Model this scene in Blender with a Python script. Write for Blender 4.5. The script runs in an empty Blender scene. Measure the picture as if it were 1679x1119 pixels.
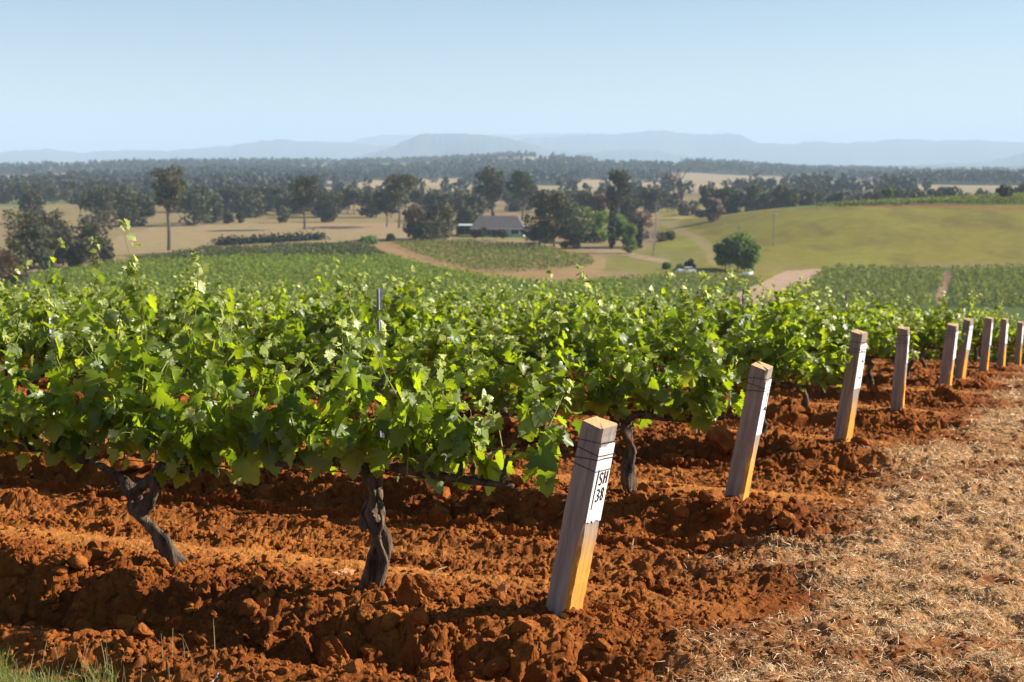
import bpy, bmesh, math, random
import numpy as np
from mathutils import Vector, Matrix
random.seed(7)
HAZE = 1.3e-4
SC = bpy.context.scene
COL = SC.collection
R = math.radians
# ------------------------------------------------------------------ camera frame (design coordinates 1679 x 1119)
F = 2332.0; CXP, CYP = 839.5, 559.5
PITCH = math.atan(295.0/F); CP, SP = math.cos(PITCH), math.sin(PITCH)
CAMZ = 2.0
def ray(px, py):
    u = (px-CXP)/F; v = (CYP-py)/F
    return np.array([u, CP+v*SP, -SP+v*CP])
def project(x, y, z):
    zz = z-CAMZ
    d = np.maximum(y*CP - zz*SP, 1e-3)
    return CXP+F*x/d, CYP-F*(y*SP+zz*CP)/d
# ------------------------------------------------------------------ numpy noise
def _h(ix, iy, seed):
    n = (ix.astype(np.int64)*374761393 + iy.astype(np.int64)*668265263 + seed*974634777) & 0xffffffff
    n = ((n ^ (n >> 13))*1274126177) & 0xffffffff
    n = n ^ (n >> 16)
    n = (n*2246822519) & 0xffffffff
    n = n ^ (n >> 15)
    return n/4294967296.0
def vn(x, y, seed=0):
    x = np.asarray(x, float); y = np.asarray(y, float)
    ix = np.floor(x); iy = np.floor(y); fx = x-ix; fy = y-iy
    fx = fx*fx*fx*(fx*(fx*6-15)+10); fy = fy*fy*fy*(fy*(fy*6-15)+10)
    a = _h(ix, iy, seed); b = _h(ix+1, iy, seed); c = _h(ix, iy+1, seed); d = _h(ix+1, iy+1, seed)
    return 2*((a+(b-a)*fx)*(1-fy)+(c+(d-c)*fx)*fy)-1
def fbm(x, y, seed=0, o=4, g=0.5):
    s = 0; a = 1; t = 0
    for k in range(o):
        s = s+a*vn(np.asarray(x)*2**k+k*17.3, np.asarray(y)*2**k-k*9.1, seed+k*31); t += a; a *= g
    return s/t
def bumps(x, y, scale, seed, prob):
    X = x/scale; Y = y/scale
    ix = np.floor(X); iy = np.floor(Y); out = np.zeros_like(X)
    for dx in (-1, 0, 1):
        for dy in (-1, 0, 1):
            cx = ix+dx; cy = iy+dy
            px = cx+_h(cx, cy, seed); py = cy+_h(cx, cy, seed+1)
            rr = 0.22+0.42*_h(cx, cy, seed+2)
            ok = _h(cx, cy, seed+3) < prob
            d2 = (X-px)**2*(0.7+0.9*_h(cx, cy, seed+4))+(Y-py)**2
            out = np.maximum(out, np.where(ok, np.sqrt(np.maximum(0, rr*rr-d2)), 0))
    return out*scale
def sst(a, b, x):
    t = np.clip((np.asarray(x, float)-a)/(b-a), 0, 1); return t*t*(3-2*t)
# ------------------------------------------------------------------ ground
P1 = np.array([0.21, 6.1]); HD = np.array([0.40, 0.9165]); RD = np.array([-0.9165, 0.40])
ROW = 3.02
def tq(x, y):
    dx = x-P1[0]; dy = y-P1[1]
    return dx*HD[0]+dy*HD[1], dx*RD[0]+dy*RD[1]
def xy(t, q): return P1[0]+t*HD[0]+q*RD[0], P1[1]+t*HD[1]+q*RD[1]
def local(x, y):
    t, q = tq(x, y)
    t = np.clip(t, -15, 200); qp = np.clip(q, 0, 200)
    return -0.05*t-0.0015*t*t-0.016*qp-0.0008*qp*qp
RIDGE = np.array([[-1500, -16], [0, -13], [200, -6], [560, -6], [700, 0], [860, 13], [1000, -2], [1130, 0], [1300, -18], [1450, -24], [1679, -25], [3200, -25]])
def floor_z(x, y):
    r = np.hypot(x, y)
    th = CXP+F*np.where(y > 1, x/np.maximum(y, 1), np.sign(x)*3)
    z = -24+1.2*fbm(x/160, y/160, 5, 3)*sst(200, 400, r)
    hill = sst(35, 120, x+0.05*(y-400))*sst(330, 480, y+0.10*x-6)*(1-sst(500, 640, y))
    z = z+(10.6+3.4*sst(95, 175, x))*hill
    rz = np.interp(th, RIDGE[:, 0], RIDGE[:, 1])
    z = z+(rz+24)*sst(1500, 3400, r)*(1-sst(3600, 5200, r))+3*fbm(x/500, y/500, 9, 2)*sst(900, 1800, r)
    return z
def terrain(x, y):
    x = np.asarray(x, float); y = np.asarray(y, float)
    r = np.hypot(x, y)
    w = sst(45, 235, r)
    return np.maximum(local(x, y), -24)*(1-w)+floor_z(x, y)*w
DUST = {}
def soil_h(x, y):
    t, q = tq(x, y)
    wob = 0.14*fbm(q*0.35, t*0.35, 3, 3)
    tm = np.mod(t+wob+0.9, ROW)-0.9
    front = t+wob < -0.9
    tm = np.where(front, t+wob, tm)
    scarp = -0.13*np.where(tm < -0.1, 1-sst(-0.62, -0.20, tm+0.05*vn(q*2.2, t*0.5, 71)), sst(0.35, 2.0, tm))
    hd = sst(-0.15, -1.1, q)
    g = lambda c, w: np.exp(-((tm-c)/w)**2)
    lane = np.clip(g(0.40, 0.16)+g(1.05, 0.22)+g(1.75, 0.18)+.8*g(-1.28, .14), 0, 1)*np.clip(0.8+0.6*fbm(q*0.6, t*0.6, 44, 2), 0.1, 1)
    DUST['v'] = lane*(1-hd)
    amp = (1-0.80*lane)*(1-0.80*hd)*(1-.65*sst(-1.2, -1.42, t)*sst(.3, .8, q))*(0.75+0.5*fbm(x*1.3, y*1.3, 21, 2))
    z = (scarp+0.02*g(0.02, 0.24)-0.05*g(-0.60, 0.20)+0.075*g(-1.0, 0.16)-0.05*g(-1.28, .12)+0.05*g(0.72, 0.10)-0.045*g(1.03, 0.18)+0.065*g(1.4, 0.12)-0.045*g(1.75, 0.17)+0.03*g(0.42, .1))*(1-0.9*hd)
    z = z+0.02*fbm(x*2.2, y*2.2, 8, 3)
    ax = x+0.03*vn(x*14, y*14, 61); ay = y+0.03*vn(x*14, y*14, 62)
    r = np.hypot(x, y)
    big = 0.26+0.74*np.clip(g(-0.5, 0.38)+0.5*g(1.4, .25), 0, 1)
    z = z+amp*(big*0.55*bumps(ax, ay, 0.27, 101, 0.36)+big*0.62*bumps(ax, ay, 0.15, 111, 0.55)+(.3+.7*big)*0.66*bumps(ax, ay, 0.085, 121, 0.66)+0.72*bumps(ax, ay, 0.048, 131, 0.72))
    z = z+(0.30+0.70*amp)*(0.60*bumps(ax, ay, 0.027, 141, 0.75)+0.013*fbm(x*26, y*26, 13, 2))
    z = z+hd*(0.06*fbm(x*3.0, y*5, 19, 3)+0.035*fbm(x*9, y*13, 29, 3))
    fade = 1-sst(34, 46, r)
    return local(x, y)*(1-sst(45, 235, r))+floor_z(x, y)*sst(45, 235, r)+z*fade-0.0*r
def gz(x, y): return float(terrain(np.array([x]), np.array([y]))[0])
def sz(x, y): return float(soil_h(np.array([float(x)]), np.array([float(y)]))[0])
_rr = np.exp(np.linspace(math.log(3.5), math.log(9000), 9000))
def hit(px, py):
    d = ray(px, py); hd_ = math.hypot(d[0], d[1])
    xs = d[0]/hd_*_rr; ys = d[1]/hd_*_rr; zs = CAMZ+d[2]/hd_*_rr
    zt = terrain(xs, ys); k = np.nonzero((zs < zt) & (_rr > 3.6))[0]
    k = k[0] if len(k) else len(_rr)-1
    return xs[k], ys[k], zt[k]
def hit_far(px, py, rmin=200):
    d = ray(px, py); hd_ = math.hypot(d[0], d[1])
    xs = d[0]/hd_*_rr; ys = d[1]/hd_*_rr; zs = CAMZ+d[2]/hd_*_rr
    zt = terrain(xs, ys); k = np.nonzero((zs < zt) & (_rr > rmin))[0]
    k = k[0] if len(k) else len(_rr)-1
    return xs[k], ys[k], zt[k]
# ------------------------------------------------------------------ mesh helpers
def mesh_from(name, V, Fc, smooth=False):
    """V (n,3); Fc (m,k) ndarray or list of such arrays"""
    me = bpy.data.meshes.new(name)
    V = np.asarray(V, np.float32).reshape(-1, 3)
    Fs = [np.asarray(f, np.int32) for f in (Fc if isinstance(Fc, list) else [Fc]) if len(f)]
    me.vertices.add(len(V)); me.vertices.foreach_set('co', V.ravel())
    nl = sum(f.size for f in Fs); nf = sum(len(f) for f in Fs)
    me.loops.add(nl); me.polygons.add(nf)
    me.loops.foreach_set('vertex_index', np.concatenate([f.ravel() for f in Fs]))
    tot = np.concatenate([np.full(len(f), f.shape[1], np.int32) for f in Fs])
    st = np.concatenate([[0], np.cumsum(tot)[:-1]]).astype(np.int32)
    me.polygons.foreach_set('loop_start', st); me.polygons.foreach_set('loop_total', tot)
    me.polygons.foreach_set('use_smooth', np.full(nf, smooth, bool))
    me.update(calc_edges=True); me.validate()
    return me
class MB:
    def __init__(s): s.V = []; s.F = {3: [], 4: []}; s.n = 0
    def add(s, V, Fc):
        V = np.asarray(V, float).reshape(-1, 3)
        Fs = Fc if isinstance(Fc, list) and len(Fc) and isinstance(Fc[0], np.ndarray) else [np.asarray(Fc)]
        for f in Fs: s.F[f.shape[1]].append(f+s.n)
        s.V.append(V); s.n += len(V)
    def box(s, c, sz_, rot=None, top=1.0):
        x, y, z = np.array(sz_)/2.0
        V = np.array([[-x, -y, -z], [x, -y, -z], [x, y, -z], [-x, y, -z], [-x*top, -y*top, z], [x*top, -y*top, z], [x*top, y*top, z], [-x*top, y*top, z]])
        if rot is not None: V = V@np.array(rot).T
        s.add(V+np.array(c), [[3, 2, 1, 0], [4, 5, 6, 7], [0, 1, 5, 4], [1, 2, 6, 5], [2, 3, 7, 6], [3, 0, 4, 7]])
    def tube(s, P, rad, k=5, cap=True, wob=None):
        P = np.asarray(P, float); n = len(P); rad = np.broadcast_to(np.asarray(rad, float), (n,))
        T = np.gradient(P, axis=0); T /= np.linalg.norm(T, axis=1)[:, None]+1e-9
        up = np.array([0.31, 0.2, 0.93]) if abs(T[0][2]) < 0.85 else np.array([0.95, 0.3, 0.1])
        A = np.cross(T, up); A /= np.linalg.norm(A, axis=1)[:, None]+1e-9; B = np.cross(T, A)
        an = np.linspace(0, 2*math.pi, k, endpoint=False)
        rr = np.repeat(rad[:, None], k, 1)
        if wob is not None: rr = rr*wob
        V = P[:, None, :]+rr[:, :, None]*(np.cos(an)[None, :, None]*A[:, None, :]+np.sin(an)[None, :, None]*B[:, None, :])
        V = V.reshape(-1, 3)
        i = np.arange(n-1)[:, None]*k; j = np.arange(k)[None, :]; j2 = (j+1) % k
        Fq = np.stack([i+j, i+j2, i+k+j2, i+k+j], -1).reshape(-1, 4)
        fs = [Fq]
        if cap:
            V = np.vstack([V, P[0], P[-1]]); a = n*k; jj = np.arange(k); jn = (jj+1) % k
            fs.append(np.vstack([np.stack([np.full(k, a), jn, jj], -1), np.stack([np.full(k, a+1), (n-1)*k+jj, (n-1)*k+jn], -1)]))
        s.add(V, fs)
    def mesh(s, name, smooth=False):
        return mesh_from(name, np.vstack(s.V), [np.vstack(s.F[k]) for k in (3, 4) if s.F[k]], smooth)
def obj(name, me, m=None, parent=None, loc=None, rot=None):
    if isinstance(me, MB): me = me.mesh(name)
    o = bpy.data.objects.new(name, me); COL.objects.link(o)
    if m is not None and not me.materials: me.materials.append(m)
    if parent is not None: o.parent = parent
    if loc is not None: o.location = loc
    if rot is not None: o.rotation_euler = rot
    return o
def empty(name, loc, rz=0):
    o = bpy.data.objects.new(name, None); COL.objects.link(o); o.location = loc; o.rotation_euler = (0, 0, rz); o.empty_display_size = 0.2
    return o
def tag(o, label=None, cat=None, group=None, kind=None):
    if label: o['label'] = label
    if cat: o['category'] = cat
    if group: o['group'] = group
    if kind: o['kind'] = kind
    return o
def copy_tree(o, parent=None):
    c = o.copy(); COL.objects.link(c)
    if parent is not None: c.parent = parent
    for ch in list(o.children): copy_tree(ch, c)
    return c
# ------------------------------------------------------------------ materials
def new_mat(name):
    m = bpy.data.materials.new(name); m.use_nodes = True
    nt = m.node_tree; b = nt.nodes['Principled BSDF']; return m, nt, b
def N(nt, t, **kw):
    n = nt.nodes.new(t)
    for k, v in kw.items():
        if k in n.inputs: n.inputs[k].default_value = v
        else: setattr(n, k, v)
    return n
def ramp(nt, src, stops):
    r = nt.nodes.new('ShaderNodeValToRGB'); e = r.color_ramp.elements
    while len(e) < len(stops): e.new(0.5)
    for k, (p, c) in enumerate(stops): e[k].position = p; e[k].color = (*c, 1)
    nt.links.new(src, r.inputs[0]); return r.outputs[0]
def tint(nt, src, amt_src, lo, hi):
    """multiply colour by a value ranging lo..hi"""
    mr = N(nt, 'ShaderNodeMapRange'); mr.inputs['To Min'].default_value = lo; mr.inputs['To Max'].default_value = hi
    nt.links.new(amt_src, mr.inputs['Value'])
    mx = N(nt, 'ShaderNodeMix', data_type='RGBA', blend_type='MULTIPLY'); mx.inputs[0].default_value = 1
    nt.links.new(src, mx.inputs[6]); nt.links.new(mr.outputs[0], mx.inputs[7]); return mx.outputs[2]
def noisy(name, c1, c2, scale=8, rough=0.8, bump=0.0, bscale=40, stretch=(1, 1, 1), detail=5, spec=0.3):
    m, nt, b = new_mat(name)
    tc = N(nt, 'ShaderNodeTexCoord'); mp = N(nt, 'ShaderNodeMapping'); mp.inputs['Scale'].default_value = stretch
    nt.links.new(tc.outputs['Object'], mp.inputs[0])
    n = N(nt, 'ShaderNodeTexNoise', Scale=scale, Detail=detail, Roughness=0.65); nt.links.new(mp.outputs[0], n.inputs[0])
    nt.links.new(ramp(nt, n.outputs[0], [(0.32, c1), (0.68, c2)]), b.inputs['Base Color'])
    b.inputs['Roughness'].default_value = rough; b.inputs['Specular IOR Level'].default_value = spec
    if bump:
        n2 = N(nt, 'ShaderNodeTexNoise', Scale=bscale, Detail=4); nt.links.new(mp.outputs[0], n2.inputs[0])
        bp = N(nt, 'ShaderNodeBump', Strength=bump, Distance=0.02); nt.links.new(n2.outputs[0], bp.inputs['Height']); nt.links.new(bp.outputs[0], b.inputs['Normal'])
    return m
def leafy(name, stops, trans, tfac=0.35, rough=0.45, spec=0.4, back=None):
    """leaf material: colour per leaf (random per island), light shining through"""
    m, nt, b = new_mat(name)
    ge = N(nt, 'ShaderNodeNewGeometry')
    col = ramp(nt, ge.outputs['Random Per Island'], stops)
    if back is not None:
        mx = N(nt, 'ShaderNodeMix', data_type='RGBA'); nt.links.new(ge.outputs['Backfacing'], mx.inputs[0])
        nt.links.new(col, mx.inputs[6]); mx.inputs[7].default_value = (*back, 1); col2 = mx.outputs[2]
    else: col2 = col
    nt.links.new(col2, b.inputs['Base Color'])
    b.inputs['Roughness'].default_value = rough; b.inputs['Specular IOR Level'].default_value = spec
    tr = N(nt, 'ShaderNodeBsdfTranslucent')
    tm = N(nt, 'ShaderNodeMix', data_type='RGBA', blend_type='MULTIPLY'); tm.inputs[0].default_value = 1
    nt.links.new(col, tm.inputs[6]); tm.inputs[7].default_value = (*trans, 1); nt.links.new(tm.outputs[2], tr.inputs[0])
    mi = N(nt, 'ShaderNodeMixShader'); mi.inputs[0].default_value = tfac
    nt.links.new(b.outputs[0], mi.inputs[1]); nt.links.new(tr.outputs[0], mi.inputs[2])
    nt.links.new(mi.outputs[0], nt.nodes['Material Output'].inputs[0])
    return m
M = {}
# vine leaves, shoots, bark
M['leaf'] = leafy('vine_leaf', [(0.0, (0.064, 0.108, 0.012)), (0.35, (0.118, 0.172, 0.015)), (0.65, (0.172, 0.226, 0.018)), (0.9, (0.19, 0.26, 0.026)), (1.0, (0.27, 0.31, 0.03))], (2.3, 2.2, 0.5), 0.54, 0.42, 0.6, back=(0.20, 0.25, 0.10))
M['tip'] = leafy('vine_tip_leaf', [(0.0, (0.22, 0.29, 0.05)), (1.0, (0.50, 0.54, 0.22))], (1.5, 1.5, 1.0), 0.4, 0.4, 0.5)
M['shoot'] = noisy('green_shoot', (0.13, 0.15, 0.03), (0.25, 0.27, 0.06), 6, 0.6)
M['bark'] = noisy('vine_bark', (0.012, 0.008, 0.005), (0.17, 0.11, 0.068), 22, 0.9, 1.0, 60, (1, 1, 0.25))
# soil
m, nt, b = new_mat('red_soil'); M['soil'] = m
tc = N(nt, 'ShaderNodeTexCoord'); n1 = N(nt, 'ShaderNodeTexNoise', Scale=1.1, Detail=6, Roughness=0.7); nt.links.new(tc.outputs['Object'], n1.inputs[0])
n2 = N(nt, 'ShaderNodeTexNoise', Scale=38, Detail=5, Roughness=0.7); nt.links.new(tc.outputs['Object'], n2.inputs[0])
c = ramp(nt, n1.outputs[0], [(0.3, (0.115, 0.029, 0.007)), (0.52, (0.225, 0.066, 0.012)), (0.75, (0.36, 0.124, 0.024))])
c = tint(nt, c, n2.outputs[0], 0.45, 1.5)
atd = N(nt, 'ShaderNodeAttribute', attribute_name='dust'); mxd = N(nt, 'ShaderNodeMix', data_type='RGBA'); nt.links.new(atd.outputs['Fac'], mxd.inputs[0]); nt.links.new(c, mxd.inputs[6]); mxd.inputs[7].default_value = (.48, .188, .044, 1); c = tint(nt, mxd.outputs[2], n2.outputs[0], .72, 1.25)
at = N(nt, 'ShaderNodeAttribute', attribute_name='straw')
n3 = N(nt, 'ShaderNodeTexNoise', Scale=22, Detail=6, Roughness=0.8); mp = N(nt, 'ShaderNodeMapping'); mp.inputs['Scale'].default_value = (0.5, 1.6, 1); mp.inputs['Rotation'].default_value = (0, 0, 0.3)
nt.links.new(tc.outputs['Object'], mp.inputs[0]); nt.links.new(mp.outputs[0], n3.inputs[0])
sc_ = ramp(nt, n3.outputs[0], [(0.3, (0.16, 0.07, 0.028)), (0.5, (0.40, 0.215, 0.09)), (0.7, (0.62, 0.41, 0.21))])
mx = N(nt, 'ShaderNodeMix', data_type='RGBA'); nt.links.new(at.outputs['Fac'], mx.inputs[0]); nt.links.new(c, mx.inputs[6]); nt.links.new(sc_, mx.inputs[7])
nt.links.new(mx.outputs[2], b.inputs['Base Color']); b.inputs['Roughness'].default_value = 0.95; b.inputs['Specular IOR Level'].default_value = 0.1
n4 = N(nt, 'ShaderNodeTexNoise', Scale=75, Detail=5, Roughness=0.7); nt.links.new(tc.outputs['Object'], n4.inputs[0])
bp = N(nt, 'ShaderNodeBump', Strength=0.8, Distance=0.02); nt.links.new(n4.outputs[0], bp.inputs['Height']); nt.links.new(bp.outputs[0], b.inputs['Normal'])
M['clod'] = noisy('soil_clod', (0.13, 0.034, 0.007), (0.32, 0.104, 0.020), 9, 0.95, 0.9, 60, spec=0.1)
M['rock'] = noisy('dusty_stone', (0.42, 0.18, 0.07), (0.60, 0.30, 0.13), 9, 0.9, 0.6, 40, spec=0.2)
M['straw'] = leafy('dry_straw', [(0.0, (0.30, 0.15, 0.055)), (0.5, (0.58, 0.37, 0.175)), (1.0, (0.82, 0.63, 0.38))], (1, 1, 1), 0.2, 0.6, 0.3)
M['grass'] = leafy('verge_grass', [(0.0, (0.10, 0.14, 0.03)), (0.7, (0.20, 0.24, 0.06)), (1.0, (0.42, 0.36, 0.15))], (1.6, 1.6, 1), 0.35, 0.5)
M['dry_stalk'] = noisy('dry_stalk', (0.45, 0.33, 0.16), (0.62, 0.48, 0.26), 10, 0.7)
# posts
m, nt, b = new_mat('weathered_timber'); M['timber'] = m
tc = N(nt, 'ShaderNodeTexCoord'); mp = N(nt, 'ShaderNodeMapping'); mp.inputs['Scale'].default_value = (9, 9, 0.7); nt.links.new(tc.outputs['Object'], mp.inputs[0])
n1 = N(nt, 'ShaderNodeTexNoise', Scale=3.5, Detail=8, Roughness=0.7); nt.links.new(mp.outputs[0], n1.inputs[0])
ga = ramp(nt, n1.outputs[0], [(0.25, (0.14, 0.115, 0.098)), (0.5, (0.275, 0.228, 0.195)), (0.75, (0.39, 0.33, 0.285))])
gb = ramp(nt, n1.outputs[0], [(0.25, (0.30, 0.13, 0.025)), (0.5, (0.56, 0.27, 0.05)), (0.75, (0.68, 0.37, 0.08))])
sx = N(nt, 'ShaderNodeSeparateXYZ'); nt.links.new(tc.outputs['Object'], sx.inputs[0])
nz = N(nt, 'ShaderNodeTexNoise', Scale=2.2, Detail=4); nt.links.new(tc.outputs['Object'], nz.inputs[0])
ad = N(nt, 'ShaderNodeMath', operation='MULTIPLY_ADD'); nt.links.new(nz.outputs[0], ad.inputs[0]); ad.inputs[1].default_value = 0.5; nt.links.new(sx.outputs[2], ad.inputs[2])
mr = N(nt, 'ShaderNodeMapRange'); nt.links.new(ad.outputs[0], mr.inputs[0]); mr.inputs['From Min'].default_value = 0.72; mr.inputs['From Max'].default_value = 0.52
# orange wood tone low down, on the +X and corner side only
ax = N(nt, 'ShaderNodeMapRange'); nt.links.new(sx.outputs[0], ax.inputs[0]); ax.inputs['From Min'].default_value = 0.030; ax.inputs['From Max'].default_value = 0.045
mu = N(nt, 'ShaderNodeMath', operation='MULTIPLY'); nt.links.new(mr.outputs[0], mu.inputs[0]); nt.links.new(ax.outputs[0], mu.inputs[1])
mx = N(nt, 'ShaderNodeMix', data_type='RGBA'); nt.links.new(mu.outputs[0], mx.inputs[0]); nt.links.new(ga, mx.inputs[6]); nt.links.new(gb, mx.inputs[7])
sn = N(nt, 'ShaderNodeSeparateXYZ'); nt.links.new(tc.outputs['Normal'], sn.inputs[0]); mt_ = N(nt, 'ShaderNodeMapRange'); nt.links.new(sn.outputs[2], mt_.inputs[0]); mt_.inputs['From Min'].default_value = .5; mt_.inputs['From Max'].default_value = .8
mx2 = N(nt, 'ShaderNodeMix', data_type='RGBA'); nt.links.new(mt_.outputs[0], mx2.inputs[0]); nt.links.new(mx.outputs[2], mx2.inputs[6]); mx2.inputs[7].default_value = (.50, .33, .16, 1)
nt.links.new(mx2.outputs[2], b.inputs['Base Color']); b.inputs['Roughness'].default_value = 0.85; b.inputs['Specular IOR Level'].default_value = 0.15
bp = N(nt, 'ShaderNodeBump', Strength=0.5, Distance=0.01); nt.links.new(n1.outputs[0], bp.inputs['Height']); nt.links.new(bp.outputs[0], b.inputs['Normal'])
m, nt, b = new_mat('white_paint'); M['white'] = m
tc = N(nt, 'ShaderNodeTexCoord'); mp = N(nt, 'ShaderNodeMapping'); mp.inputs['Scale'].default_value = (1, 1, .13); nt.links.new(tc.outputs['Object'], mp.inputs[0]); n1 = N(nt, 'ShaderNodeTexNoise', Scale=70, Detail=8, Roughness=0.75); nt.links.new(mp.outputs[0], n1.inputs[0])
nt.links.new(ramp(nt, n1.outputs[0], [(0.30, (0.40, 0.32, 0.25)), (0.40, (0.62, 0.59, 0.55)), (0.55, (0.76, 0.75, 0.73))]), b.inputs['Base Color']); b.inputs['Roughness'].default_value = 0.7
M['black'] = noisy('black_paint', (0.006, 0.006, 0.006), (0.02, 0.02, 0.02), 30, 0.6)
M['wire'] = noisy('rusty_wire', (0.03, 0.022, 0.018), (0.08, 0.06, 0.05), 30, 0.6)
M['galv'] = noisy('galvanised_steel', (0.13, 0.14, 0.16), (0.24, 0.25, 0.27), 20, 0.55)
M['palesteel'] = noisy('pale_steel', (0.38, 0.38, 0.40), (0.5, 0.5, 0.5), 20, 0.5)
M['stake'] = noisy('pale_stake', (0.45, 0.32, 0.2), (0.62, 0.47, 0.32), 14, 0.8)
M['paper'] = noisy('white_scrap', (0.7, 0.72, 0.7), (0.85, 0.86, 0.85), 14, 0.7)
# ------------------------------------------------------------------ near soil sheet (one ploughed sheet, fine enough for crumbs)
dense = np.linspace(-22.0, 22.0, 1130)
side = np.linspace(22.0, 40.0, 130)[1:]
TH = np.radians(np.concatenate([-side[::-1], dense, side]))
RRD = np.exp(np.linspace(math.log(3.9), math.log(48), 1200))
TT, RRm = np.meshgrid(TH, RRD)
GX = RRm*np.sin(TT); GY = RRm*np.cos(TT); GZ = soil_h(GX, GY); dustv = DUST['v']
nr, nc = GX.shape
idx = np.arange(nr*nc).reshape(nr, nc)
FQ = np.stack([idx[:-1, :-1], idx[:-1, 1:], idx[1:, 1:], idx[1:, :-1]], -1).reshape(-1, 4)
me = mesh_from('soil', np.stack([GX, GY, GZ], -1).reshape(-1, 3), FQ, False)
def straw_amount(x, y):
    t, q = tq(x, y)
    n = fbm(x*0.9, y*0.9, 77, 4); n2 = fbm(x*3.2, y*3.2, 78, 3)
    e = -0.45-0.38*sst(1.6, 0.0, t)
    a = sst(0.15, -0.75, (q-e)+0.75*n+0.35*n2)*(1-.75*sst(.12, .5, fbm(x*1.7, y*2.6, 79, 4)))
    track = np.exp(-((t+0.15+0.25*n)/0.30)**2)*sst(-0.6, -1.0, q)      # bare wheel rut across the straw
    return a*(1-0.6*track)*sst(-2.6, -1.3, t+0.6*n2+0.5*(-q))
a = me.attributes.new('straw', 'FLOAT', 'POINT'); a.data.foreach_set('value', (0.93*straw_amount(GX, GY)).astype(np.float32).ravel())
a = me.attributes.new('dust', 'FLOAT', 'POINT'); a.data.foreach_set('value', (0.85*dustv).astype(np.float32).ravel())
tag(obj('soil', me, M['soil']), kind='structure')
# ------------------------------------------------------------------ clods lying on the soil
def ico(sub):
    bm = bmesh.new(); bmesh.ops.create_icosphere(bm, subdivisions=sub, radius=1.0)
    V = np.array([v.co[:] for v in bm.verts]); Fc = np.array([[v.index for v in f.verts] for f in bm.faces]); bm.free(); return V, Fc
ICO = {k: ico(k) for k in (1, 2, 3)}
def rand_rot(rng, n):
    q = rng.normal(size=(n, 4)); q /= np.linalg.norm(q, axis=1)[:, None]; w, x, y, z = q.T
    return np.stack([1-2*(y*y+z*z), 2*(x*y-z*w), 2*(x*z+y*w), 2*(x*y+z*w), 1-2*(x*x+z*z), 2*(y*z-x*w), 2*(x*z-y*w), 2*(y*z+x*w), 1-2*(x*x+y*y)], -1).reshape(n, 3, 3)
def lump_batch(rng, pos, size, sub, rough=0.28):
    V0, F0 = ICO[sub]; n = len(pos); k = len(V0)
    d = np.zeros((n, k))
    for f_, a_ in ((1.6, 1.0), (3.1, 0.6), (6.0, 0.35)):
        w = rng.normal(size=(n, 3))*f_; ph = rng.uniform(0, 6.28, n)
        d += a_*np.sin(np.einsum('vc,nc->nv', V0, w)+ph[:, None])
    d += rng.normal(size=(n, k))*0.35
    V = V0[None]*(1+rough*0.5*d)[:, :, None]
    # knock a few flat faces onto each lump
    for _ in range(6):
        nn = rng.normal(size=(n, 3)); nn /= np.linalg.norm(nn, axis=1)[:, None]; cut = rng.uniform(0.45, 0.85, n)
        s_ = np.einsum('nvc,nc->nv', V, nn)-cut[:, None]; V = V-np.maximum(s_, 0)[:, :, None]*nn[:, None, :]*0.9
    V = V*rng.uniform(0.6, 1.25, (n, 1, 3)); V = np.einsum('nij,nvj->nvi', rand_rot(rng, n), V)
    V = V*size[:, None, None]; V[:, :, 2] *= 0.85; V = V+pos[:, None, :]
    Fc = F0[None]+(np.arange(n)*k)[:, None, None]
    return V.reshape(-1, 3), Fc.reshape(-1, 3)
rng = np.random.default_rng(11)
n = 34000
th = np.radians(rng.uniform(-27, 24, n)); r = np.exp(rng.uniform(math.log(4.4), math.log(30), n))
x = r*np.sin(th); y = r*np.cos(th); t, q = tq(x, y)
s = np.minimum(0.0080*rng.uniform(0.012, 1, n)**-0.56, 0.085)*np.clip(r/7, 0.85, 1.8)
sa = straw_amount(x, y); tm = np.mod(t+0.9, ROW)-0.9; tm = np.where(t < -0.9, t, tm)
zb = np.exp(-((np.where(t < 1.5, tm, tm)+.5)/.5)**2); s = np.where(s > .02, .02+(s-.02)*(.25+.75*zb), s)
lane = np.clip(np.exp(-((tm-0.42)/0.16)**2)+np.exp(-((tm-1.05)/0.22)**2)+np.exp(-((tm-1.75)/0.2)**2), 0, 1)
keep = (rng.uniform(0, 1, n) > 0.93*sa) & (rng.uniform(0, 1, n) > 0.75*lane) & ((s < 0.02) | ((lane < 0.3) & (q > -0.45)) | (s < 0.012)) & (t > -3)
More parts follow.
